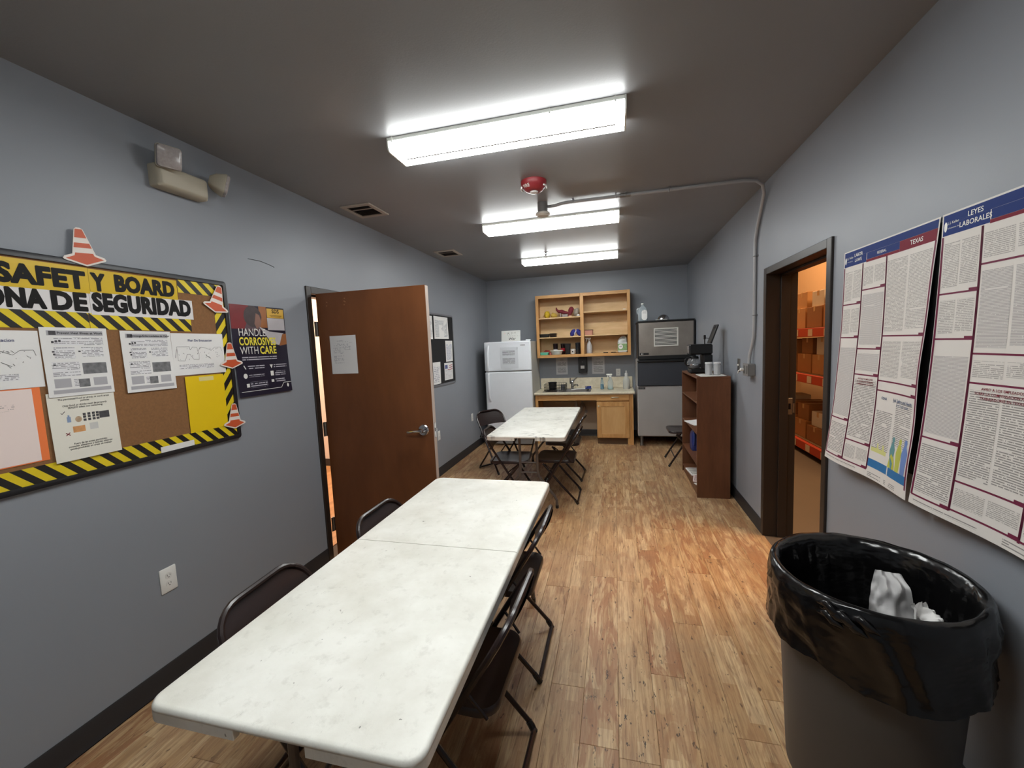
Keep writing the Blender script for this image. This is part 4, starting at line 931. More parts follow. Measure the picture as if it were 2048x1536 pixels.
# vents
def vent(xc, yc, lab):
    t_ = thing('ceiling_vent', lab, 'vent', (xc, yc, H-.012), 0, 'ceiling air vents'); a, b = .128, .148
    vm = plain('vent_almond', (178, 168, 156), .5)
    ob('frame', MB().box(-a, a, -b, -b+.04, .001, .0118, .003).box(-a, a, b-.04, b, .001, .0118, .003).box(-a, -a+.035, -b+.04, b-.04, .001, .0118, .003).box(a-.035, a, -b+.04, b-.04, .001, .0118, .003), vm, t_)
    ob('void', MB().box(-a+.035, a-.035, -b+.04, b-.04, .0105, .0117), 'ink', t_)
    m = MB()
    for k in range(9):
        y = -b+.05+(2*b-.1)*k/8; m.add([(-a+.035, y-.009, .003), (a-.035, y-.009, .003), (a-.035, y+.006, .0105), (-a+.035, y+.006, .0105), (-a+.035, y-.007, .002), (a-.035, y-.007, .002)], [(0, 1, 2, 3), (3, 2, 5, 4), (4, 5, 1, 0)])
    ob('louver', m, plain('vent_dark_louver', (70, 64, 60), .6), t_); ob('center_bar', MB().box(-a+.035, a-.035, -.045, -.037, .002, .0104), vm, t_)
vent(-1.93, 3.07, 'almond ceiling vent nearer the camera, above the brown door'); vent(-1.915, 4.755, 'almond ceiling vent farther away, nearer the refrigerator')
# fire strobe
fs = thing('fire_strobe', 'red ceiling fire alarm strobe between the near and middle lights', 'fire alarm', (-.53, 2.975, H-.075))
redm = plain('alarm_red', (142, 40, 46), .4)
ob('body', MB().lathe([(.035, .006), (.06, .012), (.085, .04), (.09, .06), (.09, .0748)], 28), redm, fs)
ob('strobe_lens', MB().lathe([(.012, -.006), (.026, -.002), (.03, .008)], 16), plain('lens_clear', (220, 216, 214), .15), fs)
ob('side_lens', MB().tube([(.078, -.045, .03), (.09, -.01, .033), (.088, .03, .03)], .006, 6).tube([(-.078, -.045, .03), (-.09, -.01, .033), (-.088, .03, .03)], .006, 6), plain('lens_white', (228, 224, 222), .3), fs)
m = MB(); V_, F_ = glyphs('FIRE', .02, 'CENTER', 0)
m.add([(-.045+q[0]*.03, -.071-.012*q[1]*0-.0, .030+q[1]*.03*.8) for q in V_], F_)
for i_, q in enumerate(m.v):
    an = -PI/2+(q.x)/.08; rr_ = .0605+(.085-.0605)*max(0, min(1, (q.z-.012)/.028))+.0015; m.v[i_] = Vector((rr_*math.cos(an), rr_*math.sin(an), q.z))
ob('lettering', m, 'whitep', fs)
# detector on box, conduit, wall box
sdt = thing('heat_detector', 'grey ceiling box with round heat detector at the end of the conduit', 'detector', (-.545, 3.43, H-.11))
gp = plain('grey_painted_steel', (122, 120, 118), .45)
ob('box', MB().lathe([(.04, .03), (.042, .034), (.042, .1098)], 20), gp, sdt); ob('sensor', MB().lathe([(.03, 0), (.045, .004), (.056, .018), (.056, .03), (.04, .033)], 24), plain('detector_ivory', (200, 194, 182), .5), sdt)
ob('guard', MB().tube([(.0575*math.cos(a), .0575*math.sin(a), .018) for a in lin(0, 2*PI*23/24, 23)], .0022, 6, closed=True), 'whitep', sdt)
ob('connector', MB().tube([(.04, 0, .075), (.075, 0, .075)], .012, 8), 'galv', sdt)
cd = thing('conduit', 'painted metal conduit running across the ceiling and down the right wall', 'conduit', (0, 3.44, H-.04))
cpm = plain('conduit_paint', (168, 168, 170), .35, .15)
zc = H-.0175
P_ = [(-.475, 3.43, H-.035), (-.44, 3.432, H-.033), (-.39, 3.436, zc-.004), (-.34, 3.44, zc), (.2, 3.445, zc), (.7, 3.45, zc), (.93, 3.455, zc), (1.02, 3.47, zc-.006), (1.07, 3.50, zc-.03), (1.095, 3.55, zc-.075), (1.1045, 3.64, zc-.16), (1.107, 3.73, zc-.27), (1.1075, 3.775, zc-.36), (1.1075, 3.785, zc-.45), (1.1075, 3.785, 1.66), (1.1075, 3.792, 1.58), (1.103, 3.83, 1.49), (1.094, 3.85, 1.42), (1.092, 3.853, 1.352)]
ob('pipe', MB().tube(P_, .0125, 10), cpm, cd, w=True)
for p in ((-.30, 3.4405, zc), (.03, 3.4435, zc), (.10, 3.444, zc), (.42, 3.447, zc)):
    ob('strap', MB().box(p[0]-.007, p[0]+.007, p[1]-.034, p[1]+.034, H-.006, H-.0025).tube([(p[0], p[1]-.017, H-.003), (p[0], p[1]-.015, zc-.010), (p[0], p[1], zc-.0145), (p[0], p[1]+.015, zc-.010), (p[0], p[1]+.017, H-.003)], .003, 6), 'galv', cd, w=True)
for z in (2.22, 1.75):
    ob('strap', MB().box(XR-.004, XR-.0005, 3.75, 3.82, z-.007, z+.007).tube([(XR-.003, 3.768, z), (1.098, 3.77, z), (1.0935, 3.785, z), (1.098, 3.80, z), (XR-.003, 3.802, z)], .003, 6), 'galv', cd, w=True)
ob('coupling', MB().tube([(.06, 3.4437, zc), (.14, 3.4445, zc)], .0155, 10), 'galv', cd, w=True)
eb = thing('outlet_box', 'grey surface-mounted outlet box at the foot of the conduit', 'outlet box', (XR-.03, 3.86, 1.25))
ob('box', MB().box(XR-.055, XR-.0005, 3.79, 3.92, 1.252, 1.352, .004), gp, eb, w=True)
ob('cover', MB().box(XR-.058, XR-.0548, 3.785, 3.925, 1.249, 1.355, .002), gp, eb, w=True)
ob('receptacle', MB().box(XR-.0605, XR-.0578, 3.80, 3.836, 1.268, 1.336, .002).box(XR-.0605, XR-.0578, 3.872, 3.908, 1.268, 1.336, .002), plain('dark_receptacle', (84, 82, 80), .5), eb, w=True)
ob('plug', MB().box(XR-.09, XR-.0606, 3.878, 3.902, 1.29, 1.314, .005).tube([(XR-.085, 3.89, 1.30), (XR-.10, 3.895, 1.29), (XR-.10, 3.91, 1.27)], .005, 8), 'whitep', eb, w=True)
def plate(name, c, n, lab, cat, mat, slots, w_=.072, h_=.117):
    """wall plate; n = 'L','R','B' wall"""
    D = {'L': LW, 'R': RW, 'B': BW}[n]; u, v, nn = Vector(D['u']), Vector((0, 0, 1)), Vector(D['n'])
    t_ = thing(name, lab, cat, c)
    fn = lambda a, b, q: u*a+v*b+nn*q
    o_ = rrect(-w_/2, w_/2, -h_/2, h_/2, .004, 2)
    ob('wall_plate', MB().loft([[fn(a, b, .0005) for a, b in o_], [fn(a, b, .004) for a, b in o_], [fn(a*.93, b*.95, .006) for a, b in o_]]), mat, t_)
    if slots == 'duplex':
        for zc in (.02, -.02):
            ob('socket_face', MB().prism(arc(0, zc, .0165, 0, 2*PI*15/16, 15), fn, .0055, .0072), mat, t_)
            ob('slot', MB().prism([(-.0075, zc-.001), (-.0055, zc-.001), (-.0055, zc+.008), (-.0075, zc+.008)], fn, .007, .0076).prism([(.0055, zc-.001), (.0075, zc-.001), (.0075, zc+.007), (.0055, zc+.007)], fn, .007, .0076).prism([(-.0025, zc-.009), (.0025, zc-.009), (.0025, zc-.005), (-.0025, zc-.005)], fn, .007, .0076), 'ink', t_)
    elif slots == 'toggle':
        ob('toggle', MB().prism([(-.005, -.004), (.005, -.004), (.005, .012), (-.005, .012)], fn, .0055, .016), 'whitep', t_)
    else: ob('screw', MB().prism(arc(0, 0, .004, 0, 2*PI*7/8, 7), fn, .0055, .007), mat, t_)
plate('wall_outlet', (XL, 1.469, .514), 'L', 'white duplex wall outlet on the left wall beside the foreground table', 'outlet', 'whitep', 'duplex', .076, .122)
plate('wall_outlet', (XL, 4.725, .505), 'L', 'white wall outlet on the left wall just past the brown door', 'outlet', 'whitep', 'duplex')
plate('wall_outlet', (XL, 5.985, .51), 'L', 'white wall outlet on the left wall nearest the refrigerator', 'outlet', 'whitep', 'duplex')
plate('wall_outlet', (.044, YB, 1.072), 'B', 'white wall outlet above the counter behind the spray bottle', 'outlet', 'whitep', 'duplex')
plate('light_switch', (XR, 4.255, 1.315), 'R', 'steel light switch plate on the right wall above the bookcase end', 'light switch', M['steel'], 'toggle', .075, .122)
# sprinkler
spk = thing('sprinkler', 'small chrome sprinkler head between the middle and far lights', 'sprinkler', (-.815, 5.25, H-.06))
ob('escutcheon', MB().lathe([(.038, .055), (.04, .0598)], 20), 'chrome', spk); ob('stem', MB().lathe([(.008, .02), (.012, .03), (.013, .055)], 12).tube([(.012, 0, .03), (.014, 0, .015), (.004, 0, .004)], .002, 5).tube([(-.012, 0, .03), (-.014, 0, .015), (-.004, 0, .004)], .002, 5), 'chrome', spk); ob('deflector', MB().lathe([(.018, 0), (.018, .002)], 14), 'chrome', spk)
# emergency light
el = thing('emergency_light', 'ivory twin-head emergency light high on the left wall', 'emergency light', (XL, 1.73, 2.44))
ob('body', MB().loft([[(XL+d, y, z) for y, z in rrect(1.605+i_, 1.862-i_, 2.435+i_, 2.545-i_, .012, 3)] for d, i_ in ((.0005, 0), (.05, 0), (.066, .010), (.069, .016))]), 'cream', el, w=True)
def lamp_head(y, z, rzz):
    R_ = Matrix.Translation((XL+.075, y, z)) @ Matrix.Rotation(rzz, 4, 'Z') @ Matrix.Rotation(.25, 4, 'Y')
    h_ = ob('lamp_head', MB().loft([[(d, a, b) for a, b in rrect(-k, k, -k, k, .014, 3)] for d, k in ((-.045, .022), (-.02, .04), (.02, .052), (.028, .052))]).xf(R_), 'cream', el, w=True)
    ob('lens', MB().loft([[(d, a, b) for a, b in rrect(-k, k, -k, k, .013, 3)] for d, k in ((.0285, .05), (.040, .048), (.044, .042))]).xf(R_), plain('prismatic_lens', (168, 160, 158), .25, var=.25, scale=90), h_, w=True)
    ob('swivel', MB().tube([(XL+.05, y, 2.53 if y < 1.7 else z), (XL+.06, y, z)], .014, 8), 'cream', el, w=True)
lamp_head(1.645, 2.572, -.35); lamp_head(1.915, 2.545, .95)

# ================================================================== safety board
SB0, SB1, SZ0, SZ1 = .724, 1.945, 1.122, 2.024
bd_ = thing('safety_board', 'cork notice board with black frame on the left wall', 'notice board', (XL, 1.33, SZ0))
ob('cork_panel', MB().box(XL+.001, XL+.012, SB0+.015, SB1-.015, SZ0+.015, SZ1-.015), 'cork', bd_, w=True)
fo, fi = rrect(SB0, SB1, SZ0, SZ1, .016, 3), rrect(SB0+.022, SB1-.022, SZ0+.022, SZ1-.022, .004, 3)
ob('frame', MB().loft([[(XL+.0005, a, b) for a, b in fo], [(XL+.017, a, b) for a, b in fo], [(XL+.019, a+(.003 if a < 1.3 else -.003), b+(.003 if b < 1.6 else -.003)) for a, b in fo], [(XL+.019, a, b) for a, b in fi], [(XL+.012, a, b) for a, b in fi]], False, False), plain('board_frame_black', (30, 31, 36), .4), bd_, w=True)
BX = XL+.0125
hzA, hzB = mat_hazard('hazard_tape', .95), mat_hazard('hazard_tape_side', -.75)
def sheet(name, y0, y1, z0, z1, lab, cat, mat, x=BX, bend=None, D=LW, nv=1, nu=1, group=None, th=.0006, tilt=0):
    o_ = (x, y0, z0) if D is LW else ((x, y1, z0) if D is RW else (y0, x, z0))
    s_ = Sheet(o_, **D, w=y1-y0, h=z1-z0, bend=bend, nu=nu, nv=nv, th=th)
    t_ = thing(name, lab, cat, o_, 0, group)
    ob('sheet', s_.body(), mat, t_, w=True); return s_, t_
def prt(s_, t_, name, mat, fn):
    m = MB(); fn(m); ob(name, m, mat, t_, w=True)
sheet('hazard_border', SB0+.024, SB1-.024, SZ0+.022, SZ0+.088, 'yellow and black striped border strip along the bottom of the safety board', 'border strip', hzA, BX, group='striped border strips')
sheet('hazard_border', SB1-.085, SB1-.024, SZ0+.089, SZ1-.09, 'yellow and black striped border strip down the right of the safety board', 'border strip', hzB, BX, group='striped border strips')
sheet('hazard_border', 1.672, SB1-.024, SZ1-.089, SZ1-.024, 'short yellow and black striped border piece at the top right corner of the safety board', 'border strip', hzA, BX, group='striped border strips')
sheet('hazard_border', SB0+.09, 1.285, 1.738, 1.806, 'yellow and black striped strip under the words ZONA DE', 'border strip', hzA, BX, group='striped border strips')
sheet('hazard_border', 1.287, 1.722, 1.738, 1.812, 'yellow and black striped strip under the word SEGURIDAD', 'border strip', hzA, BX, group='striped border strips')
yel = plain('banner_yellow', (214, 178, 36), .28, var=.05)
s_, t_ = sheet('banner', SB0+.07, 1.302, 1.888, 1.995, 'yellow banner reading SAFETY across the top of the board', 'banner', yel, BX+.001)
def let(m, s_, word, y0, y1, zc, size, bold):
    V_, F_ = glyphs(word, bold, 'LEFT', 0); lo = min(q[0] for q in V_); hi = max(q[0] for q in V_); k = (y1-y0)/(hi-lo)
    zl = min(q[1] for q in V_); zh = max(q[1] for q in V_); kz = size/(zh-zl)
    e = size*.038; k = (y1-y0-2*e)/(hi-lo); kz = (size-2*e)/(zh-zl)
    for n_, (dy, dz) in enumerate([(0, 0)]+[(e*math.cos(a), e*math.sin(a)) for a in lin(0, 2*PI*7/8, 7)]):
        m.add([(s_.o.x+s_.th+.0006+n_*.00001, y0+e+dy+(q[0]-lo)*k, zc+dz+(q[1]-(zl+zh)/2)*kz) for q in V_], F_)
prt(s_, t_, 'lettering', 'ink', lambda m: let(m, s_, 'SAFET', 1.022, 1.292, 1.940, .078, .03))
s_, t_ = sheet('banner', 1.303, 1.668, 1.896, 1.993, 'yellow banner reading Y BOARD at the top right of the board', 'banner', yel, BX+.001)
prt(s_, t_, 'lettering', 'ink', lambda m: (let(m, s_, 'Y', 1.308, 1.362, 1.940, .078, .03), let(m, s_, 'BOARD', 1.395, 1.655, 1.945, .078, .03)))
wbn = plain('banner_white', (222, 218, 218), .3, var=.03)
s_, t_ = sheet('banner', SB0+.07, 1.296, 1.806, 1.890, 'white banner reading ZONA DE below the yellow one', 'banner', wbn, BX+.0005)
prt(s_, t_, 'lettering', 'ink', lambda m: (let(m, s_, 'ZONA', .925, 1.157, 1.850, .078, .03), let(m, s_, 'DE', 1.17, 1.288, 1.850, .078, .03)))
s_, t_ = sheet('banner', 1.297, 1.738, 1.800, 1.898, 'white banner reading SEGURIDAD below the yellow one', 'banner', wbn, BX+.0005)
prt(s_, t_, 'lettering', 'ink', lambda m: let(m, s_, 'SEGURIDAD', 1.303, 1.728, 1.855, .084, .03))
# notices on the board
fine = mat_text('fine_print', (222, 220, 222), (90, 88, 92), .0062, 150, .55, .75)
bold_t = mat_text('bold_print', (222, 220, 214), (40, 38, 40), .0105, 75, .62, .9, .05)
gph = plain('halftone_photo', (110, 110, 112), .6, var=.9, scale=55); lg = plain('print_grey', (168, 166, 170), .6); dk = plain('print_dark', (64, 62, 66), .6, var=.6, scale=80)
PX = BX+.0012
def heat_notice(y0, y1, z0, z1, lab, title, x, dx=0):
    s_, t_ = sheet('notice', y0, y1, z0, z1, lab, 'notice', 'paper', x, lambda a, b: .004*math.sin(b*9+1)*(1-b/.28)+.002, nv=6, nu=2, group='heat illness notices'); w, h = s_.w, s_.h
    prt(s_, t_, 'print_block', lg, lambda m: (s_.patch(m, .02*w/.22, w*.93, h*.885, h*.955), s_.patch(m, w*.07, w*.95, h*.045, h*.10), s_.patch(m, w*.1, w*.34, h*.13, h*.26), s_.patch(m, w*.68, w*.9, h*.13, h*.25)))
    prt(s_, t_, 'small_print', fine, lambda m: (s_.patch(m, w*.18, w*.92, h*.74, h*.86), s_.patch(m, w*.16, w*.46, h*.55, h*.72), s_.patch(m, w*.56, w*.9, h*.57, h*.72), s_.patch(m, w*.1, w*.5, h*.29, h*.5), s_.patch(m, w*.38, w*.46, h*.13, h*.25)))
    prt(s_, t_, 'picture', gph, lambda m: (s_.patch(m, w*.54, w*.92, h*.31, h*.475, .0006), s_.patch(m, w*.45, w*.62, h*.12, h*.24, .0006)))
    def det(m):
        s_.patch(m, w*.12, w*.22, h*.892, h*.948, .0008)
        for a, b, k in ((.14, .775, .03), (.19, .785, .03), (.24, .79, .03), (.13, .64, .022), (.14, .60, .026), (.51, .64, .022), (.12, .45, .02)): s_.patch(m, w*a, w*(a+.035), h*b, h*(b+k), .0008)
    prt(s_, t_, 'pictogram', dk, det)
    prt(s_, t_, 'lettering', 'ink', lambda m: s_.text(m, title, w*.58, h*.92, .0135, .01, sx=.92, off=.0012))
heat_notice(1.12, 1.339, 1.465, 1.742, 'heat illness notice with a photo, under the words ZONA DE', 'Prevent Heat Illness at Work', PX)
heat_notice(1.389, 1.606, 1.452, 1.734, 'heat illness notice with a photo, left of the evacuation plan', 'Prevenga Enfermedades de Calor', PX)
def evac(y0, y1, lab, seed, head):
    s_, t_ = sheet('evacuation_plan', y0, y1, 1.512, 1.727, lab, 'notice', 'paper', PX, lambda a, b: .003*math.sin(a*12), nu=5, nv=2, group='evacuation plans'); w, h = s_.w, s_.h; q = random.Random(seed)
    prt(s_, t_, 'lettering', plain('blue_ink', (56, 60, 110), .5), lambda m: s_.text(m, 'Plan De Evacuacion', w*.52, h*.83, .0165, .012, off=.0012))
    def plan(m):
        pts = [(.08, .35), (.08, .68), (.3, .68), (.31, .6), (.36, .67), (.44, .66), (.45, .56), (.5, .66), (.62, .64), (.72, .58), (.8, .66), (.93, .66), (.95, .56)]
        for a, b in zip(pts, pts[1:]): s_.line(m, (a[0]*w, a[1]*h), (b[0]*w, b[1]*h), .0012, .0008)
        pts = [(.08, .35), (.2, .34), (.25, .5), (.3, .5), (.36, .37), (.46, .36), (.47, .52), (.44, .52)]
        for a, b in zip(pts, pts[1:]): s_.line(m, (a[0]*w, a[1]*h), (b[0]*w, b[1]*h), .0012, .0008)
        for k in range(26):
            a, b = q.uniform(.09, .9), q.uniform(.38, .66); s_.line(m, (a*w, b*h), ((a+q.uniform(-.03, .03))*w, (b+q.uniform(-.04, .04))*h), .0014, .0008)
        s_.line(m, (.6*w, .46*h), (.7*w, .38*h), .0016, .0008); s_.line(m, (.04*w, .42*h), (.07*w, .62*h), .002, .0008)
    prt(s_, t_, 'floor_plan', dk, plan)
    prt(s_, t_, 'small_print', fine, lambda m: s_.patch(m, w*.09, w*.75, h*.14, h*.25))
evac(1.609, 1.892, 'evacuation plan drawing in the upper right of the safety board', 2, 1); evac(.835, 1.117, 'evacuation plan drawing cut off by the left edge of the photo', 5, 1)
s_, t_ = sheet('file_folder', .86, 1.099, 1.226, 1.511, 'pinkish paper with orange edge at the lower left of the safety board', 'folder', plain('orange_folder', (236, 122, 62), .55), PX); w, h = s_.w, s_.h
prt(s_, t_, 'cover_paper', 'paperpink', lambda m: s_.patch(m, 0, w*.90, .004, h-.004, .0007)); prt(s_, t_, 'small_print', mat_text('pale_print', (232, 214, 208), (120, 110, 112), .008, 90, .5, .6), lambda m: s_.patch(m, w*.2, w*.68, h*.72, h*.80, .0011))
s_, t_ = sheet('food_notice', 1.112, 1.336, 1.204, 1.481, 'white notice with food and drink pictures at the bottom of the safety board', 'notice', plain('warm_paper', (224, 220, 208), .7, var=.02), PX+.0016, lambda a, b: .006*(1-b/.277)**2, nv=5); w, h = s_.w, s_.h
prt(s_, t_, 'lettering', 'ink', lambda m: [s_.text(m, tx, w*.53, h*z_, .0105, .012, sx=.9, shear=.2) for tx, z_ in (('The permitted food or drinks in work areas', .90), ('policies', .865), ('Only food or drinks must be properly', .805), ('SEALED when not consuming', .77), ('Fuera de las areas permitidas', .235), ('consumir alimentos y bebidas abiertas', .20), ('queda prohibido en areas de trabajo', .165))])
prt(s_, t_, 'picture', dk, lambda m: ([s_.patch(m, w*a, w*(a+.045), h*b, h*(b+.035)) for a in (.47, .54, .61, .67) for b in (.55, .595, .635)], s_.patch(m, w*.72, w*.88, h*.56, h*.665)))
prt(s_, t_, 'bottle_picture', plain('print_blue', (130, 148, 180), .6), lambda m: (s_.patch(m, w*.235, w*.29, h*.56, h*.64), s_.patch(m, w*.25, w*.275, h*.64, h*.665)))
prt(s_, t_, 'grain_picture', plain('print_tan', (176, 150, 122), .6, var=.4, scale=90), lambda m: s_.poly(m, [(w*(.40+.05*a), h*(.59+.045*b)) for a, b in arc(0, 0, 1, 0, 2*PI*11/12, 11)]))
prt(s_, t_, 'bread_picture', plain('print_orange', (204, 146, 92), .6, var=.3, scale=60), lambda m: s_.patch(m, w*.30, w*.48, h*.40, h*.49)); prt(s_, t_, 'cup_picture', plain('print_pale', (196, 194, 190), .6), lambda m: s_.patch(m, w*.55, w*.68, h*.41, h*.51))
prt(s_, t_, 'check_mark', 'ink', lambda m: (s_.line(m, (w*.16, h*.705), (w*.18, h*.69), .002), s_.line(m, (w*.18, h*.69), (w*.22, h*.725), .002)))
prt(s_, t_, 'cross_mark', plain('print_maroon', (120, 40, 50), .5), lambda m: (s_.line(m, (w*.19, h*.37), (w*.25, h*.41), .003), s_.line(m, (w*.19, h*.41), (w*.25, h*.37), .003)))
s_, t_ = sheet('yellow_folder', 1.653, 1.868, 1.208, 1.504, 'plain bright yellow sheet at the lower right of the safety board', 'folder', plain('folder_yellow', (232, 196, 4), .5, var=.03), PX+.0008, nv=3, bend=lambda a, b: .003*math.sin(b*7)); w, h = s_.w, s_.h
prt(s_, t_, 'tape', plain('masking_tape', (226, 210, 140), .5), lambda m: s_.patch(m, w*.34, w*.72, h*.90, h*.975)); 
s_, t_ = sheet('torn_paper', 1.50, 1.665, 1.135, 1.172, 'torn white paper strip stuck on the bottom border of the safety board', 'paper scrap', 'paper', PX+.001)
# paper traffic cones round the board
orange = plain('cone_orange', (198, 84, 46), .5, var=.06); conew = plain('cone_white', (226, 216, 208), .5)
def cone(y, z, s, x, lab, lean=0):
    t_ = thing('paper_cone', lab, 'decoration', (x, y, z), 0, 'paper traffic cones')
    R_ = lambda a, b: (a*math.cos(lean)-b*math.sin(lean), a*math.sin(lean)+b*math.cos(lean))
    out = [(-.50, .20), (-.47, .16), (0, 0), (.47, .16), (.50, .20), (.46, .26), (.27, .33), (.10, 1.0), (.04, 1.04), (-.04, 1.04), (-.10, 1.0), (-.27, .33), (-.46, .26)]
    def pr_(pts, d0, d1, mat, nm):
        ob(nm, MB().prism([tuple(v*s for v in R_(a, b)) for a, b in pts], lambda a, b, d: (d, a, b), d0, d1), mat, t_)
    pr_(out, .0003, .0025, conew, 'cutout'); inn = [(-.44, .20), (0, .045), (.44, .20), (.23, .285), (.205, .36), (-.205, .36), (-.23, .285)]
    pr_(inn, .0026, .003, orange, 'cone_base'); band = lambda z0, z1: [(-.27+(z0-.33)*.254+.02, z0), (.27-(z0-.33)*.254-.02, z0), (.27-(z1-.33)*.254-.02, z1), (-.27+(z1-.33)*.254+.02, z1)]
    pr_(band(.50, .63), .0026, .003, orange, 'cone_band'); pr_(band(.77, 1.0), .0026, .003, orange, 'cone_tip')
cone(1.300, 2.000, .150, XL+.0195, 'orange paper traffic cone standing on the top edge of the safety board', .10)
cone(1.858, 1.845, .150, XL+.0195, 'orange paper traffic cone at the top right corner of the safety board, leaning', -.28)
cone(1.928, 1.528, .145, XL+.0195, 'orange paper traffic cone halfway down the right edge of the safety board', .03)
cone(1.905, 1.182, .140, XL+.0195, 'orange paper traffic cone at the bottom right corner of the safety board', -.05)
# corrosives poster
s_, t_ = sheet('safety_poster', 1.965, 2.374, 1.352, 1.905, 'dark HANDLE CORROSIVES WITH CARE poster beside the door frame', 'poster', plain('poster_navy', (34, 32, 48), .3, var=.1), XL+.0015, lambda a, b: .012*(1-b/.55)**3, nv=6); w, h = s_.w, s_.h
prt(s_, t_, 'photo_red', plain('photo_red', (118, 36, 40), .4, var=.3, scale=8), lambda m: s_.patch(m, 0, w*.32, h*.74, h, .0004)); prt(s_, t_, 'photo_brown', plain('photo_brown', (150, 96, 58), .4, var=.3, scale=8), lambda m: (s_.patch(m, w*.50, w*.64, h*.76, h, .0004), s_.poly(m, [(w*.84, h*.55), (w, h*.57), (w, h*.70), (w*.92, h*.69)], .0007)))
prt(s_, t_, 'photo_hair', plain('photo_hair', (66, 56, 58), .4, var=.4, scale=20), lambda m: s_.poly(m, [(w*(.38+.16*a), h*(.88+.12*b)) for a, b in arc(0, 0, 1, 0, 2*PI*13/14, 13)], .0006)); prt(s_, t_, 'photo_skin', plain('photo_skin', (134, 98, 86), .4, var=.2, scale=12), lambda m: s_.poly(m, [(w*.44, h*.92), (w*.5, h*.9), (w*.53, h*.83), (w*.51, h*.78), (w*.44, h*.74), (w*.40, h*.80)], .0008))
prt(s_, t_, 'photo_page', plain('photo_page', (186, 182, 186), .4, var=.15, scale=8), lambda m: (s_.poly(m, [(w*.48, h*.77), (w*.66, h*.72), (w*.95, h*.70), (w*.84, h*.56), (w*.7, h*.58)], .0006), s_.patch(m, w*.645, w*.985, h*.735, h*.875, .0004)))
prt(s_, t_, 'photo_shirt', plain('photo_shirt', (84, 66, 74), .4, var=.3, scale=8), lambda m: s_.poly(m, [(w*.2, h*.72), (w*.3, h*.86), (w*.42, h*.78), (w*.5, h*.76), (w*.52, h*.72)], .0005))
prt(s_, t_, 'header_panel', plain('sds_amber', (206, 164, 66), .4), lambda m: s_.patch(m, w*.65, w*.985, h*.878, h*.985)); prt(s_, t_, 'lettering_dark', 'ink', lambda m: (s_.text(m, 'SDS', w*.82, h*.955, .034, .03, off=.001), s_.patch(m, w*.70, w*.94, h*.905, h*.909, .001), s_.patch(m, w*.72, w*.92, h*.892, h*.896, .001)))
prt(s_, t_, 'lettering_white', 'whitep', lambda m: (s_.text(m, 'HANDLE', w*.10, h*.70, .066, -.004, 'LEFT', .78, off=.001), s_.text(m, 'WITH', w*.10, h*.50, .066, -.004, 'LEFT', .78, off=.001), s_.line(m, (w*.04, h*.055), (w*.78, h*.055), .003), s_.line(m, (w*.78, h*.055), (w*.84, h*.11), .003), s_.line(m, (w*.84, h*.11), (w, h*.11), .003),
     [s_.poly(m, [(w*(.14+.035*a), h*(.225+.028*b)) for a, b in arc(0, 0, 1, 0, 2*PI*11/12, 11)], .0008)], s_.patch(m, w*.60, w*.66, h*.205, h*.26, .0008), s_.poly(m, [(w*.6, h*.335), (w*.66, h*.335), (w*.63, h*.29)], .0008), s_.line(m, (w*.13, h*.34), (w*.16, h*.30), .006), s_.patch(m, w*.6, w*.65, h*.13, h*.16, .0008), s_.patch(m, w*.14, w*.19, h*.10, h*.14, .0008), s_.poly(m, [(w*(.92+.02*a), h*(.075+.025*b)) for a, b in arc(0, 0, 1, 0, 2*PI*7/8, 7)], .0008)))
prt(s_, t_, 'lettering_yellow', plain('print_yellow', (232, 216, 74), .4), lambda m: (s_.text(m, 'CORROSIVES', w*.10, h*.60, .066, .03, 'LEFT', .68, off=.001), s_.text(m, 'CARE', w*.45, h*.50, .066, .03, 'LEFT', .76, off=.001)))
pt_ = mat_text('poster_print', (34, 32, 48), (190, 186, 196), .0135, 70, .6, .85, .0)
prt(s_, t_, 'small_print', pt_, lambda m: (s_.patch(m, w*.12, w*.76, h*.385, h*.436), s_.patch(m, w*.2, w*.5, h*.295, h*.345), s_.patch(m, w*.2, w*.48, h*.21, h*.235), s_.patch(m, w*.21, w*.52, h*.09, h*.155), s_.patch(m, w*.68, w*.94, h*.295, h*.345), s_.patch(m, w*.69, w*.9, h*.205, h*.255), s_.patch(m, w*.68, w*.88, h*.12, h*.17)))
ob('wall_crack', MB().tube([(XL+.001, 2.13, 2.19), (XL+.001, 2.22, 2.192), (XL+.001, 2.30, 2.18), (XL+.001, 2.33, 2.172)], .0016, 5), 'blackm', None, label='thin dark crack in the left wall above the corrosives poster', cat='crack')
# notice on the door leaf
s_, t_ = sheet('door_notice', -2.05, -1.832, 1.437, 1.718, 'white printed notice taped to the brown door', 'notice', plain('notice_paper', (208, 206, 206), .7, var=.02), 2.6675, D=BW)
w, h = s_.w, s_.h; ft = mat_text('faint_print', (208, 206, 206), (110, 110, 122), .0085, 110, .5, .7, .3)
prt(s_, t_, 'small_print', ft, lambda m: (s_.patch(m, w*.15, w*.85, h*.80, h*.87), s_.patch(m, w*.12, w*.78, h*.62, h*.78), s_.patch(m, w*.12, w*.5, h*.28, h*.60), s_.patch(m, w*.68, w*.88, h*.93, h*.95)))
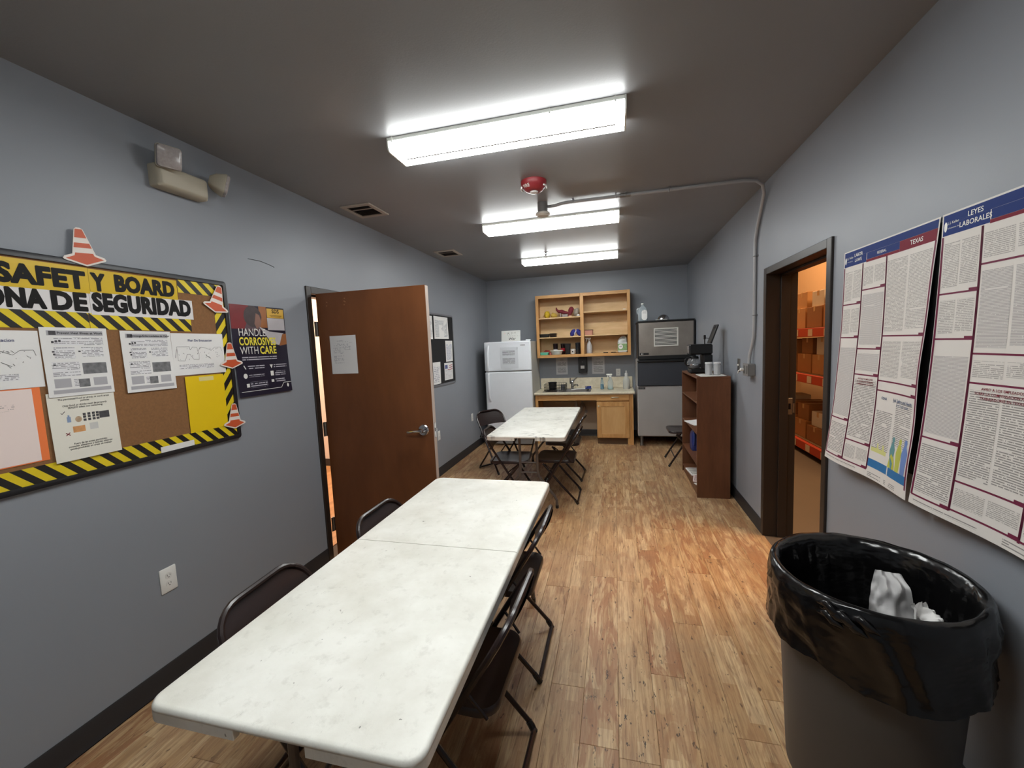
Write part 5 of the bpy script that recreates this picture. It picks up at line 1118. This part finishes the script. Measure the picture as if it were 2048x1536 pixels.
# far bulletin board
fb = thing('bulletin_board', 'black fabric bulletin board with grey frame beyond the brown door', 'notice board', (XL, 4.9, 1.125))
ob('panel', MB().box(XL+.001, XL+.010, 4.46, 5.36, 1.13, 2.015), plain('black_felt', (24, 24, 26), .95), fb, w=True)
fo, fi = rrect(4.45, 5.372, 1.12, 2.03, .035, 4), rrect(4.472, 5.35, 1.142, 2.008, .02, 4)
ob('frame', MB().loft([[(XL+.0005, a, b) for a, b in fo], [(XL+.016, a, b) for a, b in fo], [(XL+.016, a, b) for a, b in fi], [(XL+.01, a, b) for a, b in fi]], False, False), plain('frame_grey', (118, 120, 126), .4, .3), fb, w=True)
FX = XL+.0105
fp = mat_text('board_print', (220, 220, 220), (110, 112, 116), .011, 80, .6, .7, .1)
def bpaper(y0, y1, z0, z1, lab, pm, head=None):
    s_, t_ = sheet('board_paper', y0, y1, z0, z1, lab, 'notice', 'paper', FX, lambda a, b: .003*math.sin(a*20+b*8)+.003, nu=3, nv=3, group='papers on the far bulletin board')
    prt(s_, t_, 'small_print', pm, lambda m: s_.patch(m, s_.w*.07, s_.w*.93, s_.h*.08, s_.h*.84)); 
    if head: head(s_, t_)
    return s_, t_
bpaper(4.50, 4.705, 1.71, 1.99, 'white paper on the far bulletin board partly behind the door edge', mat_text('faint_print', (208, 206, 206), (110, 110, 122), .0085, 110, .5, .7, .3))
bpaper(4.745, 5.195, 1.715, 1.995, 'wide two-column newspaper page at the top of the far bulletin board', fp)
bpaper(5.065, 5.305, 1.415, 1.690, 'white sheet with blue heading at the right of the far bulletin board', mat_text('blueish_print', (220, 220, 222), (104, 112, 150), .012, 70, .55, .7, .1))
bpaper(4.645, 4.872, 1.150, 1.424, 'list sheet at the lower left of the far bulletin board', mat_text('list_print', (222, 220, 220), (90, 90, 120), .022, 60, .5, .8, .2))
def flag(s_, t_):
    w, h = s_.w, s_.h
    prt(s_, t_, 'flag_stripes', plain('flag_red', (178, 70, 74), .5), lambda m: [s_.poly(m, [(w*.4, h*(b+.03)), (w*.6, h*(b-.0)), (w*.95, h*(b+.04)), (w*.95, h*(b+.08)), (w*.6, h*(b+.04)), (w*.4, h*(b+.07))], .001) for b in (.56, .68, .80)])
    prt(s_, t_, 'flag_canton', plain('flag_blue', (84, 92, 140), .5), lambda m: s_.patch(m, w*.06, w*.4, h*.66, h*.88, .001))
bpaper(4.99, 5.275, 1.175, 1.40, 'sheet with a red, white and blue flag on the far bulletin board', mat_text('flag_sheet_print', (222, 220, 220), (150, 148, 156), .016, 50, .5, .6, .3), flag)

# ================================================================== labour law posters on the right wall
blue, mar = plain('poster_blue', (24, 48, 112), .55, var=.08, spec=.15), plain('poster_maroon', (118, 26, 46), .55, var=.08, spec=.15)
rule = plain('poster_rule', (112, 40, 66), .5, var=.1, spec=.2)
lt = mat_text('law_print', (214, 208, 202), (112, 108, 106), .0056, 150, .58, .62, .12); lt2 = mat_text('law_print_dense', (210, 204, 200), (120, 116, 116), .0044, 180, .64, .62, .08); lt3 = mat_text('law_print_bold', (216, 210, 204), (84, 80, 80), .0072, 110, .6, .72, .15)
def lawposter(y1, w, z0, z1, lab, cols, bend, osha, title, heads):
    s_, t_ = sheet('law_poster', y1-w, y1, z0, z1, lab, 'poster', plain('poster_paper', (218, 212, 206), .5, var=.02, spec=.25), XR-.002, bend, RW, nv=24, nu=16, group='labor law posters')
    h = s_.h
    prt(s_, t_, 'header_band', blue, lambda m: (s_.patch(m, .006, w-.006, h-.036, h-.006), s_.patch(m, .006, w*.3005, h-.075, h-.0362), s_.patch(m, w*.306, w*.66, h-.066, h-.0365)))
    prt(s_, t_, 'state_band', mar, lambda m: (s_.patch(m, w*.661, w-.006, h-.078, h-.0365), s_.patch(m, w*.301, w*.66, h-.078, h-.0665)))
    def hl(m):
        for tx, u_, z_, sz, bo, al in title: s_.text(m, tx, u_, h-z_, sz, bo, al, 1, 0, .0012)
    prt(s_, t_, 'lettering', 'whitep', hl)
    def rules(m):
        k = .0042
        for ci, (u0, u1, bs_) in enumerate(cols):
            for uu in (u0, u1): s_.patch(m, uu-k, uu+k, .035, h-.078, .0006)
            for f0, f1, mt in bs_: s_.patch(m, u0, u1, h-f1*h-.003, h-f1*h+.003, .0006); s_.patch(m, u1-.035, u1-.004, h-f1*h+.003, h-f1*h+.010, .0006)
    prt(s_, t_, 'rule_lines', rule, rules)
    for mt, nm in ((lt, 'small_print'), (lt2, 'dense_print'), (lt3, 'bold_print')):
        def blocks(m, mt=mt):
            for u0, u1, bs_ in cols:
                for f0, f1, q in bs_:
                    if q is not mt: continue
                    z_a, z_b = h-f1*h+.018, h-f0*h-.022; g = (u1-u0-.024)
                    if z_b-z_a < .02: continue
                    if u1-u0 > .2 or mt is lt:
                        s_.patch(m, u0+.010, u0+.010+g*.485, z_a, z_b); s_.patch(m, u0+.014+g*.515, u1-.010, z_a+.008, z_b)
                    else: s_.patch(m, u0+.010, u1-.010, z_a, z_b)
        prt(s_, t_, nm, mt, blocks)
    def hd(m):
        for tx, u_, z_, sz in heads: s_.text(m, tx, u_, h-z_*h, sz, .012, 'CENTER', 1, 0, .0012)
    if heads: prt(s_, t_, 'headings', mar, hd)
    prt(s_, t_, 'footer_print', lt3, lambda m: (s_.patch(m, .02, w*.42, .012, .020), s_.patch(m, w*.55, w*.70, .008, .028), s_.patch(m, w*.74, w*.88, .010, .028)))
    prt(s_, t_, 'emblem', 'whitep', lambda m: s_.poly(m, [(.018+.007*a, h-.045+.017*b) for a, b in arc(0, 0, 1, 0, 2*PI*9/10, 9)], .0012))
    if osha:
        u0, u1, f0, f1 = osha; W_ = u1-u0
        prt(s_, t_, 'panel_heading', plain('print_slate', (70, 92, 130), .5), lambda m: (s_.text(m, 'Job Safety and Health', u0+W_*.68, h-(f0+.028)*h, .019, .012, 'CENTER', .82, 0, .0012), s_.text(m, "IT'S THE LAW!", u0+W_*.68, h-(f0+.047)*h, .016, 0, 'CENTER', .9, 0, .0012), s_.text(m, 'OSHA', u0+W_*.2, h-(f0+.03)*h, .016, .015, 'CENTER', .9, 0, .0012)))
        prt(s_, t_, 'panel_print', lt3, lambda m: (s_.patch(m, u0+.012, u0+W_*.45, h-(f1-.09)*h, h-(f0+.08)*h), s_.patch(m, u0+W_*.52, u1-.02, h-(f1-.13)*h, h-(f0+.03)*h)))
        zb = h-f1*h
        prt(s_, t_, 'blue_strip', plain('strip_blue', (40, 110, 166), .4), lambda m: s_.patch(m, u0+.003, u1-.003, zb+.005, zb+.040))
        prt(s_, t_, 'contact_box', plain('box_lime', (206, 204, 130), .5), lambda m: s_.patch(m, u0+.012, u0+W_*.42, zb+.075, zb+.115))
        def fig(cxu, sc_): return lambda m: (s_.poly(m, [(cxu+.010*sc_*a, zb+.155*sc_+.013*sc_*b) for a, b in arc(0, 0, 1, 0, 2*PI*9/10, 9)], .0009), s_.poly(m, [(cxu-.012*sc_, zb+.04), (cxu+.014*sc_, zb+.04), (cxu+.02*sc_, zb+.12*sc_), (cxu+.008*sc_, zb+.143*sc_), (cxu-.010*sc_, zb+.143*sc_), (cxu-.02*sc_, zb+.11*sc_)], .0008))
        prt(s_, t_, 'figure_teal', plain('figure_teal', (92, 142, 146), .5), fig(u0+W_*.58, 1)); prt(s_, t_, 'figure_lime', plain('figure_lime', (182, 184, 82), .5), fig(u0+W_*.76, 1.02)); prt(s_, t_, 'figure_blue', plain('figure_blue', (106, 134, 190), .5), fig(u0+W_*.90, 1.05))
        prt(s_, t_, 'figure_yellow', plain('figure_yellow', (190, 188, 70), .5), lambda m: s_.poly(m, [(u0+W_*.50, zb+.04), (u0+W_*.70, zb+.04), (u0+W_*.66, zb+.085), (u0+W_*.58, zb+.10), (u0+W_*.53, zb+.08)], .001))
    return s_, t_
b1 = lambda a, b: .003+.058*max(0, 1-b/1.04)**2.2+.010*math.sin(a*11+.5)*(1-b/1.04)+.004*math.sin(b*16)*(1-b/1.04)*(1 if a > .5 else .3)+.021*(a/.628)**4*math.sin(PI*min(1, max(0, b/1.03)))
b2 = lambda a, b: .003+.050*max(0, 1-b/1.032)**2.2+.012*math.cos(a*9)*max(0, 1-b/1.032)
lawposter(2.445, .628, .945, 1.975, 'LABOR LAWS wall poster in English next to the right doorway', [
    (.008, .165, [(.076, .25, lt), (.25, .405, lt), (.43, .79, lt2), (.79, .968, lt3)]), (.165, .335, [(.076, .195, lt), (.195, .455, lt2), (.455, .57, lt2), (.57, .87, lt3), (.87, .968, lt)]), (.335, .62, [(.076, .40, lt), (.40, .585, lt), (.585, .625, lt2)])], b1, (.335, .62, .625, .955),
    [('LABOR', .125, .030, .021, .012, 'CENTER'), ('LAWS', .125, .054, .021, .012, 'CENTER'), ('FEDERAL', .30, .052, .016, .01, 'CENTER'), ('TEXAS', .515, .057, .024, .012, 'CENTER'), ('J. J. Keller', .055, .035, .014, .004, 'CENTER'), ('& Associates, Inc.', .055, .052, .007, 0, 'CENTER')],
    [('NOTICE TO EMPLOYEES', .25, .588, .0095), ('CONCERNING WORKERS', .25, .600, .0095), ('COMPENSATION IN TEXAS', .25, .612, .0095)])
lawposter(1.808, .64, .945, 1.976, 'LEYES LABORALES wall poster in Spanish above the trash can', [
    (.008, .168, [(.076, .265, lt), (.265, .415, lt), (.45, .755, lt2), (.755, .965, lt3)]), (.168, .40, [(.076, .19, lt), (.19, .46, lt2), (.46, .55, lt), (.55, .865, lt3), (.865, .96, lt)]), (.40, .632, [(.076, .4, lt), (.4, .7, lt2), (.7, .96, lt3)])], b2, None,
    [('LEYES', .138, .026, .023, .012, 'CENTER'), ('LABORALES', .138, .053, .023, .012, 'CENTER'), ('FEDERAL', .345, .052, .018, .01, 'CENTER'), ('TEXAS', .53, .057, .024, .012, 'CENTER'), ('J. J. Keller', .050, .035, .012, .004, 'CENTER'), ('& Associates, Inc.', .052, .052, .007, 0, 'CENTER')],
    [('AVISO A LOS EMPLEADOS', .284, .566, .0115), ('SOBRE LA COMPENSACION PARA', .284, .580, .0115), ('TRABAJADORES EN TEXAS', .284, .594, .0115)])
ob('black_strip', MB().box(XR-.0018, XR-.0003, 1.70, 1.93, 1.02, 1.955), 'blackm', None, label='thin black strip between the two labor law posters', cat='board')  # thin black strip filling the gap between the two posters

# ================================================================== back wall papers, dispenser, sign
def wallsheet(x0, x1, z0, z1, lab):
    s_, t_ = sheet('wall_notice', x0, x1, z0, z1, lab, 'notice', plain('grey_paper', (196, 196, 198), .6, var=.02), YB-.0005, D=BW, group='notices under the wall cabinet'); w, h = s_.w, s_.h
    prt(s_, t_, 'small_print', mat_text('notice_print', (196, 196, 198), (90, 90, 94), .016, 60, .6, .75, .15), lambda m: (s_.patch(m, w*.12, w*.88, h*.12, h*.42), s_.patch(m, w*.12, w*.88, h*.5, h*.72), s_.patch(m, w*.35, w*.65, h*.82, h*.88)))
wallsheet(-.985, -.79, 1.058, 1.345, 'white printed notice on the back wall left of the black dispenser'); wallsheet(-.38, -.175, 1.055, 1.345, 'white printed notice on the back wall right of the black dispenser')
ds = thing('soap_dispenser', 'black soap dispenser with white panel under the wall cabinet', 'dispenser', (-.53, YB-.05, 1.085))
ob('body', MB().loft([[(a, YB-.0005-d, b) for a, b in rrect(-.606+i_, -.455-i_, 1.085+i_*.5, 1.352-i_, .02, 4)] for d, i_ in ((0, 0), (.07, .002), (.092, .012))]), 'black', ds, w=True)
ob('window', MB().box(-.562, -.50, YB-.0945, YB-.092, 1.155, 1.205, .001), plain('dispenser_white', (216, 216, 214), .3), ds, w=True); ob('lock', MB().box(-.536, -.526, YB-.094, YB-.092, 1.262, 1.272), 'chrome', ds, w=True); ob('push_bar', MB().box(-.595, -.466, YB-.105, YB-.092, 1.088, 1.125, .004), 'black', ds, w=True)
wsn = thing('whiteboard_sign', 'small white sign with handwritten War leaning on top of the refrigerator', 'sign', (-1.616, 6.50, 1.646))
sg = Sheet((-1.772, 6.46, 1.6465), u=(1, 0, 0), v=(0, .15, .989), n=(0, -.989, .15), w=.312, h=.182, th=.006)
ob('board', sg.body(), plain('whiteboard', (222, 222, 218), .3, var=.02), wsn, w=True)
m = MB(); sg.text(m, 'War', .17, .048, .062, .012, shear=.35); ob('lettering', m, 'ink', wsn, w=True)
m = MB(); sg.patch(m, .10, .30, .092, .165); ob('handwriting', m, mat_text('handwriting', (222, 222, 218), (120, 118, 110), .026, 50, .5, .8, .25), wsn, w=True); m = MB(); sg.patch(m, .045, .065, .13, .15); ob('sticker', m, 'paperpink', wsn, w=True)
s_, t_ = sheet('freezer_notice', -1.745, -1.46, 1.235, 1.565, 'white printed notice with a wavy edge on the freezer door', 'notice', plain('freezer_paper', (214, 217, 222), .5, var=.02), 6.2565, D=BW, bend=lambda a, b: .0035+.003*math.sin(a*14), nu=6); w, h = s_.w, s_.h
fpn = mat_text('freezer_print', (214, 217, 222), (84, 84, 90), .0165, 62, .62, .8, .05)
prt(s_, t_, 'small_print', fpn, lambda m: (s_.patch(m, w*.12, w*.82, h*.62, h*.86), s_.patch(m, w*.12, w*.82, h*.22, h*.50)))
prt(s_, t_, 'pen_mark', 'ink', lambda m: s_.line(m, (w*.95, h*.88), (w*.965, h*.98), .004))

# ================================================================== trash can
TX, TY, TR, TH = .812, 1.565, .272, .785
tc = thing('trash_can', 'round grey plastic trash can by the right wall', 'trash can', (TX, TY, 0))
gpl = plain('grey_resin', (76, 75, 75), .5, var=.08)
ob('body', MB().lathe([(.19, 0), (.212, .006), (.222, .03), (.258, TH-.05), (.258, TH-.04), (.254, TH-.04), (.218, .035), (.19, .02)], 48), gpl, tc)
ob('rim', MB().lathe([(.258, TH-.055), (.269, TH-.05), (TR, TH-.03), (TR-.002, TH-.006), (.262, TH-.002), (.254, TH-.008), (.254, TH-.04)], 48, c0=False, c1=False), gpl, tc)
bag = thing('trash_bag', 'black plastic liner folded over the rim of the trash can', 'trash bag', (TX, TY, .35))
n = 120; rings = []
prof = [(.10, .22), (.18, .24), (.220, .36), (.226, .46), (.231, .55), (.235, .63), (.239, .70), (.246, .765), (.258, .787), (.272, .793), (.282, .782), (.285, .755), (.285, .73), (.284, .705), (.284, .68), (.283, .655), (.283, .63), (.284, .605), (.286, .585), (.289, .572)]
for j, (r, z) in enumerate(prof):
    ring = []
    for i in range(n):
        a = 2*PI*i/n; out = j >= 9
        wr = noise.noise(Vector((math.cos(a)*5, math.sin(a)*5, z*5))); fold = noise.noise(Vector((math.cos(a)*5+z*9, math.sin(a)*5-z*4, z*3)))*.6+noise.noise(Vector((math.cos(a)*11+z*22, math.sin(a)*11, z*9)))*.45
        k = (.0 if 7 <= j <= 10 else .5 if j == 11 else 1)
        rr_ = r+(abs(fold)*.026 if out else -abs(fold)*.030)*k+.003*k*wr
        if j >= 11: rr_ = max(rr_, .276)
        zz = z+(.004*wr if 8 <= j <= 10 else 0)
        if j >= 12: zz += (j-11)/8*(.022*math.sin(a*2+1.0)+.02*noise.noise(Vector((a*2.2, 7.7, 0))))-.022*(j-11)/8*(1 if math.sin(a) < -.2 else .2)
        # gathered twist of plastic on the camera side
        ring.append((rr_*math.cos(a), rr_*math.sin(a), zz-.35))
    rings.append(ring)
t = NT('black_liner'); nz = t.noise(t.coord(), 30, 4, .6); t.set(Base_Color=t.mix(nz, sl((9, 9, 10)), sl((17, 16, 17))), Roughness=.2, Specular_IOR_Level=.6); t.bump(t.noise(t.mapping(t.coord(), (6, 6, 11), (.6, .5, 0)), 1.0, 3, .5), .5, .03); M['liner'] = t.m
t = NT('black_liner_edge'); t.set(Base_Color=t.mix(t.noise(t.coord(), 30), sl((18, 18, 19)), sl((28, 27, 28))), Roughness=.22); M['liner2'] = t.m
ob('liner', MB().loft(rings, True, False), 'liner', bag, ang=80)
q = random.Random(11); m = MB()
for k in range(7):
    a = math.radians(232)+q.uniform(-.16, .16); r_ = .286; c0 = Vector((r_*math.cos(a), r_*math.sin(a), .435-q.uniform(0, .06)))
    tn = Vector((-math.sin(a), math.cos(a), 0)); o_ = Vector((math.cos(a), math.sin(a), 0))
    m.tube([c0-tn*.03, c0+o_*.012+Vector((0, 0, .012)), c0+tn*.02+o_*.02, c0+tn*.045+Vector((0, 0, -.02))], [.004, .014, .011, .003], 7, flat=.5)
ob('knot', m, 'liner2', bag, ang=80)
def scrap(name, c, lab, sx_, sy_, seed, tilt, mat='paper'):
    q = Vector((seed*5.3, 0, 0)); R_ = Matrix.Translation(c) @ Matrix.Rotation(tilt[0], 4, 'Z') @ Matrix.Rotation(tilt[1], 4, 'X')
    f = lambda u_, v_, d: R_ @ Vector((u_*sx_*(.75-.55*v_), v_*sy_, .05*noise.noise(Vector((u_*2.3, v_*2.3, 0))+q)+.02*noise.noise(Vector((u_*6, v_*6, 2))+q)+d))
    m = MB().grid(lambda a, b: f(a, b, .0008), lin(-.5, .5, 22), lin(-.5, .5, 22)); k = MB().grid(lambda a, b: f(a, b, 0), lin(-.5, .5, 22), lin(-.5, .5, 22), False); k.f = [x_[::-1] for x_ in k.f]
    ob(name, m.join(k), mat, None, label=lab, cat='paper scrap', ang=60, group='paper scraps in the trash can')
scrap('paper_scrap', (.91, 1.62, .655), 'crumpled grey-white paper sticking up inside the trash can', .15, .19, 1, (-.3, 1.0), plain('scrap_paper', (190, 188, 188), .7))
scrap('paper_scrap', (.955, 1.52, .665), 'small white paper wad beside the larger paper in the trash can', .10, .09, 3, (.2, .5))
# rubbish filling the bottom of the bag so the papers rest on something
lump('rubbish', (TX, TY, .30), (.19, .19, .14), plain('dark_rubbish', (26, 25, 25), .6), 'dark rubbish filling the bottom of the trash can', 'rubbish', 21, .12)

# ================================================================== warehouse rack
RX, RY0, RY1 = 2.42, 4.9, 9.4
rack = thing('pallet_rack', 'warehouse rack with orange beams seen through the right doorway', 'rack', (RX+.4, 7.1, 0))
orb = plain('rack_orange', (196, 62, 28), .5); upr = plain('rack_dark', (52, 44, 40), .5); dkb = plain('rack_deck', (120, 92, 62), .7)
LV = (.17, 1.055, 1.645)
for y in (RY0, 7.15, RY1):
    for x in (RX, RX+.80): ob('upright', MB().box(x-.03, x+.03, y-.04, y+.04, 0, 2.6), upr, rack, w=True)
for z in LV:
    for x in (RX-.032, RX+.80):
        for a, b in ((RY0+.041, 7.109), (7.191, RY1-.041)): ob('beam', MB().box(x-.02, x+.03, a, b, z-.11, z, .004), orb, rack, w=True)
    ob('deck', MB().box(RX+.0, RX+.77, RY0+.045, RY1-.045, z-.018, z+.004), dkb, rack, w=True)
tagm = plain('tag_card', (222, 200, 176), .6)
for z in LV:
    for k in range(10):
        y = RY0+.22+k*.41; ob('price_tag', MB().box(RX-.0545, RX-.0525, y-.06, y+.06, z-.10, z-.015), tagm, rack, w=True)
cb = [plain('cardboard_a', (172, 124, 76), .8, var=.08), plain('cardboard_b', (150, 104, 62), .8, var=.08), plain('cardboard_c', (186, 140, 92), .8, var=.08)]
tapem = plain('packing_tape', (196, 160, 112), .4)
q = random.Random(42); nb = 0
def carton(x, y, z, wx, wy, h, rz, lab, small=False):
    t_ = thing('carton', lab, 'box', (x, y, z), rz, 'cartons on the warehouse rack')
    ob('box', MB().box(-wx/2, wx/2, -wy/2, wy/2, 0, h, .004), plain('white_carton', (216, 206, 190), .7) if small else q.choice(cb), t_)
    ob('tape', MB().box(-wx/2-.001, wx/2+.001, -.025, .025, h-.06, h+.0008), tapem, t_)
lvn = ('bottom', 'middle', 'top')
for li, z in enumerate(LV):
    y = RY0+.1; k = 0; nums = ('first', 'second', 'third', 'fourth', 'fifth', 'sixth', 'seventh', 'eighth', 'ninth', 'tenth', 'eleventh', 'twelfth')
    while y < RY1-.4:
        wy = q.uniform(.30, .44); h = q.uniform(.20, .29); wx = q.uniform(.40, .55)
        lab = '%s carton in the lower row on the %s level of the orange rack' % (nums[k], lvn[li])
        carton(RX+.04+wx/2, y+wy/2, z+.0045, wx, wy, h, q.uniform(-.02, .02), lab); z2 = z+.0045+h+.0013
        w2 = wy*q.uniform(.7, .95); h2 = q.uniform(.17, .25)
        carton(RX+.05+wx*.45, y+wy/2, z2, wx*.8, w2, h2, q.uniform(-.04, .04), '%s carton in the upper row on the %s level of the orange rack' % (nums[k], lvn[li]), small=(k % 3 == 2 and w2 < .33))
        y += wy+q.uniform(.03, .07); k += 1
ob('floor_scrap', MB().box(1.72, 1.80, 3.98, 4.0, -.0018, .001), 'paper', None, label='pale scrap on the warehouse floor past the right doorway', cat='scrap')
